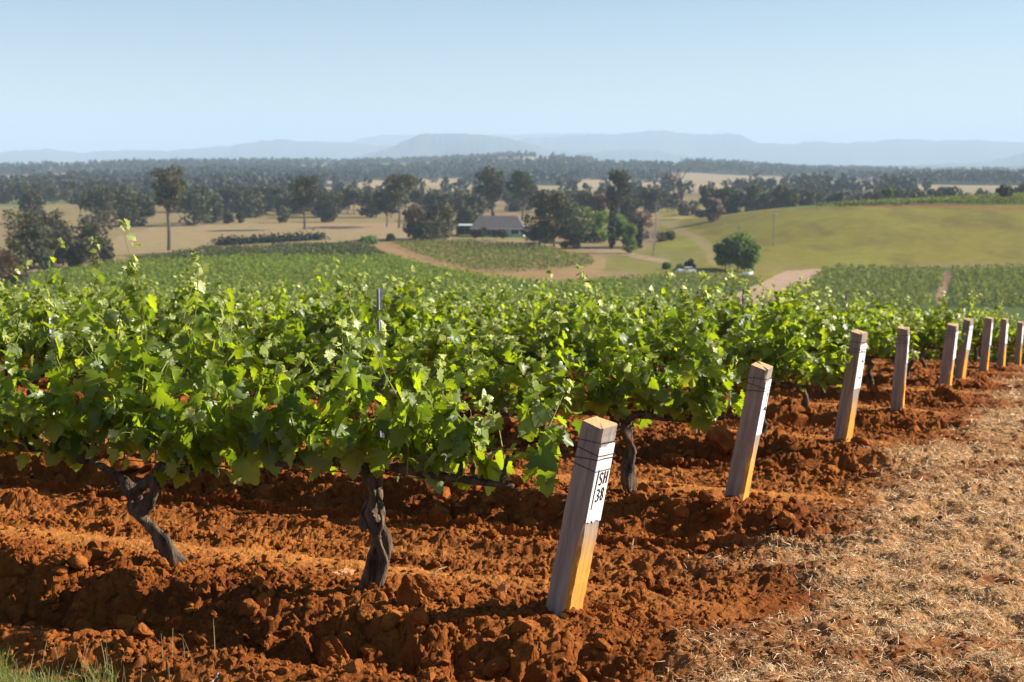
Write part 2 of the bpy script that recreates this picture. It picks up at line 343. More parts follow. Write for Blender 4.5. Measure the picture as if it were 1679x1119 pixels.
# no heap of clods standing in a post or trunk: they lie around it
x, y, s, r = x[keep], y[keep], s[keep], r[keep]
z = soil_h(x, y)+0.25*s
big = s*7/r > 0.02
mb = MB(); P = np.stack([x, y, z], -1)
for msk, sub in ((big, 3), (~big & (s*7/r > 0.011), 2), (~big & (s*7/r <= 0.011), 1)):
    mb.add(*lump_batch(rng, P[msk], s[msk], sub))
tag(obj('soil_clods', mb, M['clod']), kind='stuff')
ROCKS = [(690, 1002, 0.115, 'large red clod with a flat sunlit side lying below the front trunk', (1.3, 0.8, 1.0)), (545, 1035, 0.10, 'rounded red clod in the dark trench, left of the largest clod', (1.2, 1, 0.9)),
         (824, 992, 0.055, 'upright pale shard of stone between front trunk and front post', (0.45, 0.3, 1.3)), (560, 948, 0.075, 'flat pale orange slab left of the front trunk', (1.5, 1, 0.4)),
         (1036, 992, 0.062, 'blocky brown clod on open soil right of the front post', (1.2, 0.9, 0.75)), (1098, 975, 0.05, 'pointed brown clod behind the blocky clod right of front post', (1.2, 0.8, 0.8)),
         (1355, 712, 0.085, 'pinkish stone lying left of the third post foot', (1.2, 0.8, 0.6)), (1545, 660, 0.12, 'dark clod heaped at the foot of the fifth post', (1.0, 0.8, 0.9)), (712, 1068, 0.10, 'low red clod near the bottom edge below the largest clod', (1.1, 0.9, 0.7))]
def boulder(seed, s_, asp):
    V, Fc = ico(5); rg = np.random.default_rng(seed); V = V*np.array(asp)
    for _ in range(11):
        nn = rg.normal(size=3); nn /= np.linalg.norm(nn); c_ = rg.uniform(.50, .85)*np.abs(nn@np.diag(asp)).max()
        d = V@nn-c_; V = V-np.maximum(d, 0)[:, None]*nn*.93
    u = V*3.1; nse = (vn(u[:, 0]+u[:, 2]*.7, u[:, 1]-u[:, 2]*.5, seed)*.10+vn(u[:, 0]*3+u[:, 2]*2, u[:, 1]*3-u[:, 2]*2.2, seed+1)*.06+vn(u[:, 0]*8+u[:, 2]*6, u[:, 1]*8+u[:, 2]*5, seed+2)*.035)
    nrm = V/np.linalg.norm(V, axis=1)[:, None]; return (V+nrm*nse[:, None])*s_, Fc
for k, (px, py, s_, lab, asp) in enumerate(ROCKS):
    X, Y, Z = hit(px, py); rg = np.random.default_rng(300+k)
    V, Fc = boulder(300+k, s_*.85, asp)
    o = obj('rock' if 'ston' in lab or 'slab' in lab else 'earth_clod', mesh_from('clod', V, Fc), M['rock'] if 'pale' in lab or 'pink' in lab else M['clod'], None, (X, Y, sz(X, Y)+0.35*s_*asp[2]))
    tag(o, lab, 'rock' if 'ston' in lab or 'slab' in lab else 'clod', 'loose stones and large clods on the red soil')
# ------------------------------------------------------------------ straw on the headland
def blades(rng, x, y, z, L, W, tilt, bend=0.3):
    n = len(x); a = rng.uniform(0, 6.283, n); e = np.abs(rng.normal(0, tilt, n))
    d = np.stack([np.cos(a)*np.cos(e), np.sin(a)*np.cos(e), np.sin(e)], -1)
    sd = np.stack([-np.sin(a), np.cos(a), rng.normal(0, 0.5, n)], -1); sd /= np.linalg.norm(sd, axis=1)[:, None]
    up = np.cross(d, sd); k = rng.normal(0, bend, n)[:, None]*L[:, None]
    p = np.stack([x, y, z], -1); Lh = L[:, None]/2
    V = np.stack([p-d*Lh-sd*W[:, None]/2, p-d*Lh+sd*W[:, None]/2, p+up*np.abs(k)*0.3+sd*W[:, None]/2+sd*k*0.4, p+up*np.abs(k)*0.3-sd*W[:, None]/2+sd*k*0.4, p+d*Lh+sd*W[:, None]/4, p+d*Lh-sd*W[:, None]/4], 1)
    b_ = (np.arange(n)*6)[:, None]
    Fq = np.concatenate([b_+np.array([[0, 1, 2, 3]]), b_+np.array([[3, 2, 4, 5]])], 0)
    return V.reshape(-1, 3), Fq
n = 340000
th = np.radians(rng.uniform(2, 34, n)); r = np.exp(rng.uniform(math.log(4.4), math.log(40), n)); x = r*np.sin(th); y = r*np.cos(th)
k = rng.uniform(0, 1, n) < straw_amount(x, y)*(0.66+0.9*fbm(x*4, y*5, 91, 3)); x, y, r = x[k], y[k], r[k]; n = len(x)
L = rng.uniform(0.015, 0.065, n)*np.clip(r/8, 1, 2); W = rng.uniform(0.0017, 0.0042, n)*np.clip(r/7, 1, 3.2)
z = soil_h(x, y)+rng.exponential(0.008, n)+0.004
V, Fq = blades(rng, x, y, z, L, W, 0.34, .45)
tag(obj('straw', mesh_from('straw', V, Fq), M['straw']), kind='stuff')
# green verge in the near left corner
n = 30000
x = rng.uniform(-2.7, -0.9, n); y = rng.uniform(4.7, 6.0, n); t, q = tq(x, y)
k = rng.uniform(0, 1, n) < sst(-1.16, -1.42, t+0.25*fbm(x*4, y*4, 33, 2)+1.3*np.maximum(0, x+1.55)); x, y = x[k], y[k]; n = len(x)
L = rng.uniform(0.03, 0.085, n); V, Fq = blades(rng, x, y, soil_h(x, y)+L*0.35, L, rng.uniform(0.002, 0.004, n), 0.0, 0.4)
# stand the blades up
a = rng.uniform(0, 6.28, n); lean = rng.normal(0, 0.35, (n, 2)); p0 = np.stack([x, y, soil_h(x, y)-0.005], -1); d = np.stack([lean[:, 0], lean[:, 1], np.ones(n)], -1); sd = np.stack([np.cos(a), np.sin(a), np.zeros(n)], -1); w = rng.uniform(0.002, 0.004, n)[:, None]
bend_ = rng.normal(0, 0.25, (n, 3)); bend_[:, 2] = -0.1
V = np.stack([p0-sd*w/2, p0+sd*w/2, p0+d*L[:, None]*0.55+sd*w/2, p0+d*L[:, None]*0.55-sd*w/2, p0+(d+bend_)*L[:, None]+sd*w/8, p0+(d+bend_)*L[:, None]-sd*w/8], 1).reshape(-1, 3)
tag(obj('grass', mesh_from('grass', V, Fq), M['grass']), kind='stuff')
mb = MB()
for _ in range(60):
    px = random.uniform(0, 360)**1.0; py = random.uniform(1050, 1112); X, Y, Z = hit(px, py); h_ = random.uniform(0.06, 0.17); l1, l2 = random.gauss(0, 0.25), random.gauss(0, 0.2)
    s0 = np.linspace(0, 1, 5); mb.tube(np.stack([X+l1*h_*s0**1.6, Y+l2*h_*s0, sz(X, Y)+h_*s0], -1), np.linspace(0.0012, 0.0007, 5), 3, False)
tag(obj('grass_stalks', mb, M['dry_stalk']), kind='stuff')
# twigs and scraps
def twig(px, py, pts, rad, lab):
    X, Y, Z = hit(px, py); mb = MB(); mb.tube(np.array(pts), rad, 5)
    tag(obj('twig', mb, M['dry_stalk'], None, (X, Y, sz(X, Y)+0.015)), lab, 'twig')
twig(715, 962, [(-0.012, 0, 0), (-0.006, 0, 0.035), (0.012, 0.01, 0.05), (0.05, 0.03, 0.058)], [0.004, 0.004, 0.003, 0.002], 'bent pale twig standing up from the soil behind the largest clod')
twig(762, 858, [(0, 0, 0), (0.03, 0.01, 0.025), (0.085, 0.02, 0.06)], [0.003, 0.003, 0.002], 'straight pale twig on the smooth lane behind the front post')
twig(1036, 868, [(0, 0, 0), (0.004, 0.0, 0.04), (0.012, 0.01, 0.075)], [0.006, 0.006, 0.004], 'short upright stub in the soil just right of the front post')
def scrap(px, py, s_, lab):
    X, Y, Z = hit(px, py); rg = random.Random(px); mb = MB()
    g = 4; V = [[(i/(g-1)-.5)*s_*(0.6+0.3*rg.random()), (j/(g-1)-.5)*s_*0.5, s_*0.5*rg.random()+s_*0.9*i/(g-1)] for i in range(g) for j in range(g)]
    mb.add(V, [[i*g+j, i*g+j+1, (i+1)*g+j+1, (i+1)*g+j] for i in range(g-1) for j in range(g-1)])
    tag(obj('paper_scrap', mb, M['paper'], None, (X, Y, sz(X, Y)+0.004)), lab, 'litter')
scrap(350, 1086, 0.05, 'crumpled white scrap lying near the green verge')
scrap(1298, 872, 0.045, 'flattened white scrap at the edge of the straw')
#PART2
# ------------------------------------------------------------------ end posts
ANG_R = math.atan2(RD[1], RD[0])
POSTS = [ # base px, base py, top px, top py, yaw, side, label
    (922, 1012, 982, 688, -38, .120, 'foremost timber end post with white panel lettered SH 38, leaning right', 'SH38'),
    (1205, 828, 1247, 597, -27, .120, 'second timber end post from the front, split lower edge, white panel with dark smudges', 'smudge'),
    (1380, 716, 1407, 543, -42, .112, 'third end post from the front, white panel marked with two black dots', 'dots'),
    (1471, 664, 1481, 537, -22, .118, 'fourth end post from the front, nearly upright with one small black dot', 'dot'),
    (1548, 641, 1561, 532, -30, .128, 'fifth end post from the front, worn notch below its white panel', 'tick'),
    (1573, 620, 1587, 523, -44, .112, 'sixth end post from the front, half hidden behind a trailing green shoot', ''),
    (1612, 606, 1621, 521, -28, .122, 'seventh end post from the front, shaded foot behind trailing leaves', 'tick'),
    (1641, 596, 1647, 523, -36, .115, 'eighth end post from the front, white panel with a dark loop mark', 'loop'),
    (1668, 592, 1673, 528, -30, .115, 'farthest end post at the right edge of the photo', '')]
def post_ring(w, jit, rg):
    h = w/2; c = 0.006+0.004*rg.random()
    return np.array([[h-c, -h], [h, -h+c], [h, h-c], [h-c, h], [-h+c, h], [-h, h-c], [-h, -h+c], [-h+c, -h]])
def ribbon(mb, pts, x0, wid=0.0085):
    if mb is None: mb = MB(); SPLIT.append(mb)
    P = np.array([[0, p[0], p[1]] for p in pts], float); m2 = MB(); m2.tube(P, wid/2, 6)
    V = np.vstack(m2.V); V[:, 0] = x0+V[:, 0]*0.25
    mb.add(V, [np.vstack(m2.F[k]) for k in (3, 4) if m2.F[k]])
def strokes(ch, cx, cz, w, h):
    S = {'S': [[(.9, .85), (.6, 1), (.2, .92), (.1, .7), (.35, .55), (.7, .42), (.85, .2), (.55, 0), (.1, .1)]],
         'H': [[(.1, 0), (.15, 1)], [(.85, 0), (.9, 1)], [(.12, .5), (.88, .52)]],
         '3': [[(.1, .9), (.5, 1), (.85, .8), (.6, .55), (.35, .52)], [(.45, .53), (.85, .35), (.7, .05), (.3, 0), (.05, .12)]],
         '8': [[(.5, .52), (.15, .7), (.3, .97), (.6, 1), (.82, .78), (.5, .52), (.15, .28), (.3, .03), (.62, 0), (.85, .25), (.5, .52)]]}[ch]
    return [[(cx+(p[0]-.5)*w, cz+(p[1]-.5)*h) for p in s] for s in S]
post_info = []; SPLIT = []
for k, (bx, by, tx, ty, yaw, w, lab, mark) in enumerate(POSTS):
    rg = random.Random(40+k)
    Y = P1[1]+HD[1]*ROW*k
    d = ray(bx, by); X = d[0]/d[1]*Y; zg = terrain(np.array([X]), np.array([Y]))[0]
    d2 = ray(tx, ty); zt = CAMZ+d2[2]/d2[1]*Y; H = zt-zg
    lx = (d2[0]/d2[1]*Y-X)/0.9165; Ls = math.hypot(H, lx)
    lean = math.atan2(lx, H)
    axis = Vector((0.4, 0.9165, 0)).normalized()          # tilting about the headland line leans the post outward
    rotm = Matrix.Rotation(lean, 3, axis)@Matrix.Rotation(R(yaw), 3, 'Z')
    nrg = 22; V = []; zs = np.concatenate([[-0.2], np.linspace(0.0, Ls, nrg-1)])
    for i, z in enumerate(zs):
        rgp = post_ring(w*(1.05-0.10*z/Ls), 0, rg)
        rgp = rgp+np.array([[rg.gauss(0, .0012), rg.gauss(0, .0012)] for _ in range(8)])
        if k in (1, 2, 4) and 0.05 < z < 0.5*Ls:           # split, worn corner low down
            wv = 0.014*abs(math.sin(z*9+k))+0.006
            rgp[0] += (-wv*1.5, 0); rgp[1] += (-0.002, wv*0.7)
        if k == 0 and z < 0.75*Ls: rgp[0] += (-0.006*abs(math.sin(z*7)), 0); rgp[1] += (0, 0.004*abs(math.sin(z*5)))
        zz = np.full(8, z)
        if i == nrg-1: zz = z+np.array([-.012, -.008, .004, .003, .008, .004, -.001, -.002])+np.array([rg.gauss(0, .003) for _ in range(8)])
        V.append(np.column_stack([rgp, zz]))
    V = np.vstack(V+[np.array([[0, 0, Ls+0.001]])]); j = np.arange(8); jn = (j+1) % 8
    Fq = np.vstack([np.stack([i*8+j, i*8+jn, (i+1)*8+jn, (i+1)*8+j], -1) for i in range(nrg-1)]); Ft = np.stack([(nrg-1)*8+j, (nrg-1)*8+jn, np.full(8, nrg*8)], -1)
    po = obj('end_post', mesh_from('end_post', V, [Ft, Fq]), M['timber'])
    po.matrix_world = Matrix.Translation((X, Y, zg))@rotm.to_4x4()
    tag(po, lab, 'post', 'timber end posts along the headland')
    xf = lambda z: w*(1.05-0.10*z/Ls)/2
    # painted band on the headland face, ragged lower edge
    z0, z1 = (0.52 if k != 3 else 0.60)*Ls, 0.905*Ls
    hw = w*0.47; nb = 9; V = []; ysb = np.linspace(-hw, hw, nb); low = np.array([rg.gauss(0, .006) for _ in range(nb)])
    for yy, lo in zip(ysb, low):
        up_ = 0.008*math.sin(yy*50)+rg.gauss(0, .003)
        for z in np.linspace(z0+lo, z1+up_, 8): V.append([xf(z)+0.0035+0.0*z, yy, z])
    V = np.array(V); nV = len(V); V2 = V.copy(); V2[:, 0] -= 0.004
    I = np.arange(nb*8).reshape(nb, 8); Fq = np.stack([I[:-1, :-1], I[1:, :-1], I[1:, 1:], I[:-1, 1:]], -1).reshape(-1, 4)
    rim = np.concatenate([I[:, 0], I[-1, 1:], I[-2::-1, -1], I[0, -2:0:-1]]); rn = np.roll(rim, -1)
    pn = obj('painted_panel', mesh_from('painted_panel', np.vstack([V, V2]), [np.vstack([Fq, Fq[:, ::-1]+nV, np.stack([rim, rim+nV, rn+nV, rn], -1)])]), M['white'], po)
    mk = MB() if mark == 'SH38' else None; SPLIT.clear(); x0 = xf(0.7*Ls)+0.0052; zf = lambda f: Ls*(1-f)
    def xz(f): return xf(zf(f))+0.0052
    if mark == 'SH38':
        ribbon(mk, [(-.030, zf(.215)), (-.034, zf(.32)), (-.036, zf(.415))], x0-0.001, .0095)
        for ch, cx, f in (('S', -.004, .262), ('H', .031, .258), ('3', -.006, .345), ('8', .027, .342)):
            for s_ in strokes(ch, cx, zf(f), .027, .056): ribbon(mk, s_, xz(f), .0085)
    elif mark == 'smudge':
        ribbon(mk, [(.01, zf(.19)), (.035, zf(.185)), (.02, zf(.23)), (.03, zf(.25))], xz(.2)); ribbon(mk, [(.0, zf(.30)), (.03, zf(.285)), (.04, zf(.31))], xz(.3), .016)
    elif mark == 'dots':
        ribbon(mk, [(.012, zf(.245)), (.03, zf(.24))], xz(.24), .02); ribbon(mk, [(.01, zf(.385)), (.022, zf(.38))], xz(.38), .02); ribbon(mk, [(-.03, zf(.155)), (.04, zf(.165))], xz(.16), .006)
    elif mark == 'dot': ribbon(mk, [(.02, zf(.30)), (.034, zf(.295))], xz(.3), .02); ribbon(mk, [(.03, zf(.2)), (.04, zf(.235))], xz(.2))
    elif mark == 'tick': ribbon(mk, [(.01, zf(.2)), (.035, zf(.22)), (.02, zf(.27))], xz(.23), .011)
    elif mark == 'loop': ribbon(mk, [(.0, zf(.2)), (.035, zf(.21)), (.04, zf(.28)), (.0, zf(.3)), (-.02, zf(.25))], xz(.25), .011)
    if mark == 'SH38': obj('lettering', mk, M['black'], pn)
    for m_ in SPLIT: obj('paint_mark', m_, M['black'], pn)
    if k < 6:
        for f, sl in ((.085, .008), (.135, -.006), (.172, .010), (.215, -.004))[:4 if k == 0 else 3]:
            z = zf(f); e = xf(z)+0.006; L_ = [(-e, -e), (e, -e), (e, e), (-e, e), (-e, -e)]; mw = MB()
            P = []
            for (a0, b0), (a1, b1) in zip(L_[:-1], L_[1:]):
                for s_ in (0, .5): P.append([a0+(a1-a0)*s_, b0+(b1-b0)*s_, z+sl*(a0+(a1-a0)*s_)/e+rg.gauss(0, .0012)])
            P.append(P[0]); mw.tube(P, .0019, 5, False); obj('wire_wrap', mw, M['wire'], po)
    post_info.append((X, Y, zg, H, lean))
# ------------------------------------------------------------------ grapevines
HALF = [(.05, -.15), (.17, -.25), (.27, -.20), (.38, -.16), (.41, -.04), (.50, .02), (.40, .10), (.52, .17), (.64, .24), (.58, .32), (.62, .43), (.45, .43), (.32, .45), (.40, .55), (.33, .63), (.30, .74), (.19, .78), (.13, .90)]
LV = np.array([(0, 0), (0, .45), (0, 1.0)]+HALF+[(-a, b) for a, b in HALF])
NH = len(HALF)
def _lf():
    T = []
    for o_, fl in ((3, 0), (3+NH, 1)):
        A = [o_+i for i in range(NH)]; cut = 12
        tr_ = [(0, A[i], A[i+1]) for i in range(cut)]+[(0, A[cut], 1)]+[(1, A[i], A[i+1]) for i in range(cut, NH-1)]+[(1, A[NH-1], 2)]
        T += [t_ if not fl else t_[::-1] for t_ in tr_]
    return np.array(T)
LF = _lf()
def leaf_batch(rng, p, nrm, tip, size):
    n = len(p); x = LV[:, 0][None]; y = LV[:, 1][None]
    fold = rng.uniform(0.0, 0.55, n)[:, None]; droop = rng.uniform(0.05, 0.5, n)[:, None]; cup = rng.uniform(-0.5, 0.6, n)[:, None]; tw = rng.normal(0, .25, n)[:, None]
    z = fold*np.abs(x)-droop*y*y*0.7-cup*x*x+tw*x*y+rng.normal(0, 0.028, (n, LV.shape[0]))
    xx = x*rng.uniform(.85, 1.1, n)[:, None]; yy = y+rng.normal(0, .015, (n, LV.shape[0]))
    nrm = nrm/np.linalg.norm(nrm, axis=1)[:, None]; tip = tip-nrm*np.sum(tip*nrm, 1)[:, None]; tip /= np.linalg.norm(tip, axis=1)[:, None]+1e-9
    sx = np.cross(tip, nrm)
    V = p[:, None]+size[:, None, None]*(xx[..., None]*sx[:, None]+yy[..., None]*tip[:, None]+z[..., None]*nrm[:, None])
    return V.reshape(-1, 3), (LF[None]+(np.arange(n)*LV.shape[0])[:, None, None]).reshape(-1, 3)
def grow_vine(seed, xr=(-.68, .68), nsh=30, zc=.55, lmul=1.0, tall=()):
    rng = np.random.default_rng(seed); cane = MB()
    p, nr_, tp, szs, istip = [], [], [], [], []
    starts = list(np.linspace(xr[0], xr[1], nsh)+rng.normal(0, .04, nsh)); spec_ = [None]*nsh
    for tx_, th_ in tall: starts.append(tx_); spec_.append(th_)
    for i, x0 in enumerate(starts):
        pos = np.array([x0, rng.normal(0, .05), zc+rng.normal(0, .04)])
        side = rng.choice([-1, 1]); sprawl = rng.random() < 0.34
        d = np.array([rng.normal(0, .32), side*rng.uniform(.08, .42)*(1.8 if sprawl else 1), 1.0])
        Lm = rng.uniform(.45, .85)*lmul if not sprawl else rng.uniform(.4, .75)
        g = 0.03 if not sprawl else rng.uniform(0.08, 0.16)
        if spec_[i]: Lm = spec_[i]; d = np.array([rng.normal(0, .15), rng.normal(0, .1), 1]); g = .01; sprawl = False
        step = 0.055; nn = int(Lm/step); P = [pos.copy()]
        for s_ in range(nn):
            d = d/np.linalg.norm(d); d[2] -= g*(0.4+1.2*s_/nn); d += rng.normal(0, .10, 3)
            if d[1]*pos[1] > 0 and abs(pos[1]) > .30 and not sprawl: d[1] *= .5
            pos = pos+step*d/np.linalg.norm(d)
            if pos[2] < .43: d[2] = abs(d[2])*.3
            P.append(pos.copy())
        P = np.array(P); cane.tube(P, np.linspace(.0042, .0014, len(P)), 4, False)
        sgn = rng.choice([-1, 1])
        for s_ in range(1, len(P)):
            f = s_/len(P)
            t_ = P[s_]-P[s_-1]; t_ /= np.linalg.norm(t_)
            sgn = -sgn
            o_ = np.cross(t_, [rng.normal(0, .6), rng.normal(0, .3), 1.0]) if abs(t_[2]) < .7 else np.array([rng.normal(0, 1), rng.normal(0, 1), 0])
            o_ = o_/(np.linalg.norm(o_)+1e-6)*sgn
            pet = rng.uniform(.03, .085)*(1-.65*f)
            lp = P[s_]+pet*(o_*.9+np.array([0, 0, .35]))
            cane.add(np.array([P[s_]+[.0012, 0, 0], P[s_]-[.0012, 0, 0], lp-[.001, 0, 0], lp+[.001, 0, 0]]), np.array([[0, 1, 2, 3]]))
            can_out = np.array([0, np.sign(lp[1])*1.0, 0])
            size = (0.122*(1-f)**0.6+0.016)*rng.uniform(.65, 1.15)
            nr_.append(o_*.45+can_out*.45+np.array([0, 0, .55])+rng.normal(0, .45, 3)); tp.append(o_*.6+np.array([0, 0, -.75])+rng.normal(0, .35, 3))
            p.append(lp); szs.append(size); istip.append(f > .82)
            if f < .7 and rng.random() < .62:          # leaves on short side shoots
                for _ in range(rng.integers(1, 3)):
                    q_ = P[s_]+rng.normal(0, .055, 3); p.append(q_); szs.append(rng.uniform(.045, .09)); istip.append(False)
                    nr_.append(can_out*.5+np.array([0, 0, .45])+rng.normal(0, .6, 3)); tp.append(np.array([0, 0, -.6])+rng.normal(0, .6, 3))
        # tip leaflets and a tendril
        for _ in range(4):
            p.append(P[-1]+rng.normal(0, .012, 3)); szs.append(rng.uniform(.022, .045)); istip.append(True); nr_.append(rng.normal(0, 1, 3)); tp.append(d+rng.normal(0, .6, 3))
        if rng.random() < .6:
            b0 = P[max(0, len(P)-int(rng.integers(2, 5)))]; a0 = rng.uniform(0, 6.28); s0 = np.linspace(0, 1, 9); Lt = rng.uniform(.06, .16)
            cane.tube(b0+np.stack([np.cos(a0)*Lt*s0*.7+.012*np.sin(s0*9)*s0, np.sin(a0)*Lt*s0*.7+.012*np.cos(s0*9)*s0, Lt*(s0-.6*s0*s0)], -1), .0012, 3, False)
    p = np.array(p); szs = np.array(szs); istip = np.array(istip); nr_ = np.array(nr_); tp = np.array(tp)
    V1, F1 = leaf_batch(rng, p[~istip], nr_[~istip], tp[~istip], szs[~istip]); V2, F2 = leaf_batch(rng, p[istip], nr_[istip], tp[istip], szs[istip])
    me = mesh_from('foliage', np.vstack([V1, V2]), np.vstack([F1, F2+len(V1)]), True)
    me.materials.append(M['leaf']); me.materials.append(M['tip'])
    me.polygons.foreach_set('material_index', np.concatenate([np.zeros(len(F1), np.int32), np.ones(len(F2), np.int32)]))
    cm = cane.mesh('cane'); cm.materials.append(M['shoot'])
    return me, cm
def gnarl(mb, P, r0, r1, seed, k=14, m_=34):
    """old twisted vine wood along a polyline"""
    P = np.array(P, float); s0 = np.linspace(0, 1, len(P)); s1 = np.linspace(0, 1, m_)
    Q = np.stack([np.interp(s1, s0, P[:, i]) for i in range(3)], -1)
    for _ in range(3): Q[1:-1] = .5*Q[1:-1]+.25*(Q[:-2]+Q[2:])
    rg = np.random.default_rng(seed); rad = np.linspace(r0, r1, m_)*(1+.22*vn(s1*7, s1*0+seed, seed)+.10*vn(s1*19, s1*0+seed, seed+3))
    an = np.linspace(0, 2*math.pi, k, endpoint=False)
    wob = 1+.30*np.sin(2*an[None]+9*s1[:, None]+seed)+.20*np.sin(3*an[None]-7*s1[:, None]+1.3*seed)+.12*rg.normal(size=(m_, k))
    mb.tube(Q, rad, k, True, wob)
def trunk_mesh(seed, pts=None, arms=(-.55, .55), zc=.55, extra=()):
    rg = random.Random(seed); mb = MB()
    if pts is None:
        a, b_ = rg.gauss(0, .08), rg.gauss(0, .05)
        pts = [(a, b_, -.1), (a*.7+rg.gauss(0, .03), b_*.6, .12), (rg.gauss(0, .04), rg.gauss(0, .03), .28), (rg.gauss(0, .03), rg.gauss(0, .02), .42), (0, 0, zc-.03)]
    gnarl(mb, pts, .038, .030, seed)
    hx, hy, hz = pts[-1]
    for j, ax_ in enumerate(arms):
        sg = np.sign(ax_); gnarl(mb, [(hx, hy, hz-.02), (hx+sg*.08, hy+rg.gauss(0, .02), hz+.05), (hx+ax_*.5, rg.gauss(0, .02), zc), (hx+ax_, rg.gauss(0, .02), zc+rg.gauss(0, .02))], .032, .013, seed+5+j, 8, 18)
        for _ in range(5): # spurs
            f = rg.uniform(.25, 1); gnarl(mb, [(hx+ax_*f, 0, zc), (hx+ax_*f+rg.gauss(0, .02), rg.gauss(0, .03), zc+.05), (hx+ax_*f+rg.gauss(0, .03), rg.gauss(0, .05), zc+.10)], .012, .007, seed+rg.randint(0, 999), 6, 6)
    for e in extra: gnarl(mb, e[0], e[1], e[2], seed+77, 9, 22)
    return mb.mesh('trunk', True)
VG = 'grapevines in the trellised rows'
def vine(fm, cm, tm_, t, q, rz, lab, sc=1.0):
    x, y = xy(t, q); o = empty('grapevine', (x, y, gz(x, y)+0.02), ANG_R+rz); o.scale = (1, 1, sc)
    obj('trunk', tm_, M['bark'], o); obj('foliage', fm, None, o); obj('cane', cm, None, o)
    return tag(o, lab, 'grapevine', VG)
# front row: each vine its own
fm, cm = grow_vine(101, (-.82, .58), 24, .60, 0.88, tall=((.35, .85), (-.2, .8)))
vine(fm, cm, trunk_mesh(1, [(.01, 0, -.12), (-.01, 0, .05), (-.05, .0, .13), (-.085, .0, .22), (-.045, .01, .30), (-.01, .01, .37), (-.045, 0, .45), (-.02, 0, .56)], (-.72, .5), .58,
     [([(-.06, .03, .02), (-.11, .03, .16), (-.06, .05, .26), (-.10, .03, .35), (-.075, .03, .43), (-.05, .0, .50)], .016, .012), ([(.03, .02, -.08), (-.01, .05, .08), (-.03, .05, .18), (-.085, .05, .28)], .017, .012), ([(-.01, .045, .30), (.012, .05, .37), (-.02, .04, .44)], .014, .010)]), 0, .96, 0, 'foremost grapevine in the front row, twisted upright dark trunk, nearest the front post')
fm, cm = grow_vine(2, (-.5, .70), 20, .56, 1.03, tall=((.28, 1.25), (-.35, 1.12), (.5, 1.0), (.1, 1.0), (-.15, .95)))
vine(fm, cm, trunk_mesh(2, [(.0, 0, -.12), (.0, 0, .02), (.06, 0, .10), (.15, 0, .19), (.24, 0, .27), (.25, 0, .36)], (-.5, .5), .50,
     [([(.22, 0, .26), (.12, .02, .34), (.08, .02, .44), (.05, 0, .52)], .036, .024)]), 0, 2.06, 0, 'front row grapevine with a strongly leaning forked trunk, second from the front post')
fm, cm = grow_vine(3, (-.5, .6), 20, .58, 1.08, tall=((-.1, 1.05), (.3, 1.0))); vine(fm, cm, trunk_mesh(3), 0, 3.30, 0, 'front row grapevine at the left edge of the photo')
fm, cm = grow_vine(4, (-.6, .7), 30); vine(fm, cm, trunk_mesh(4), 0, 4.6, 0, 'front row grapevine beyond the left edge, leaves just entering the photo')
fm, cm = grow_vine(41, (-.6, .7), 30); vine(fm, cm, trunk_mesh(41), 0, 5.85, 0, 'front row grapevine farthest along the row to the left')
# rows behind: copies of eight kinds of vine
protos = []
for s_ in range(8):
    fm, cm = grow_vine(50+s_, (-.60, .60), 20, .58, 0.92, tall=tuple((random.uniform(-.6, .6), random.uniform(.85, 1.12)) for _ in range(4+s_ % 3)))
    protos.append((fm, cm, trunk_mesh(60+s_)))
ORD = ['', 'second', 'third', 'fourth', 'fifth', 'sixth', 'seventh', 'eighth', 'ninth', 'tenth', 'eleventh']
vproto = []
rg = random.Random(5)
for k in range(1, 16):
    t = ROW*k; cx, cy = xy(t, 0)
    q = 0.62+rg.uniform(-.1, .25); first = True
    while True:
        x, y = xy(t, q); r = math.hypot(x, y)
        if x < (-0.40 if k < 11 else .05)*y-0.9 or q > 32: break
        j = rg.randrange(8); rz = rg.choice([0, math.pi])
        if first and k <= 8: lab = f'leafy grapevine at the row end beside the {ORD[k+1]} end post'
        elif k <= 3: lab = f'leafy grapevine further along the {ORD[k+1]} row from the front'
        else: lab = 'leafy grapevine in the distant rows along the crest'
        if len(vproto) <= j or vproto[j] is None:
            while len(vproto) <= j: vproto.append(None)
            o = vine(*protos[j], t, q, rz, lab); vproto[j] = o
        else:
            o = copy_tree(vproto[j]); tag(o, lab)
        o.location = (x, y, gz(x, y)+0.02+rg.uniform(-.03, .03)); o.rotation_euler = (0, 0, ANG_R+rz+rg.uniform(-.06, .06)); s_ = rg.uniform(.88, 1.05)*(.96 if k == 1 else .91 if k == 2 else .85); o.scale = (rg.uniform(.96, 1.08), rg.uniform(.95, 1.15), s_)
        o['group'] = VG
        q += rg.uniform(1.10, 1.32); first = False
# trellis wires
for k in range(0, 4):
    X, Y, zg, H, lean = post_info[k]
    for j, (zr, word) in enumerate(((.56, 'lower'), (.74, 'middle'))):
        mb = MB(); P = [[X+math.sin(lean)*.9165*zr, Y-math.sin(lean)*.4*zr, zg+zr*.98]]
        for q in np.arange(.9, 12+4*k, 1.2):
            x, y = xy(ROW*k, q); P.append([x, y, gz(x, y)+zr+.02*math.sin(q*2+j)])
        mb.tube(P, .0022, 4, False)
        tag(obj('trellis_wire', mb, M['wire']), f'{word} wire strung from the {["front", "second", "third", "fourth"][k]} end post along its row of vines', 'wire', 'trellis wires')
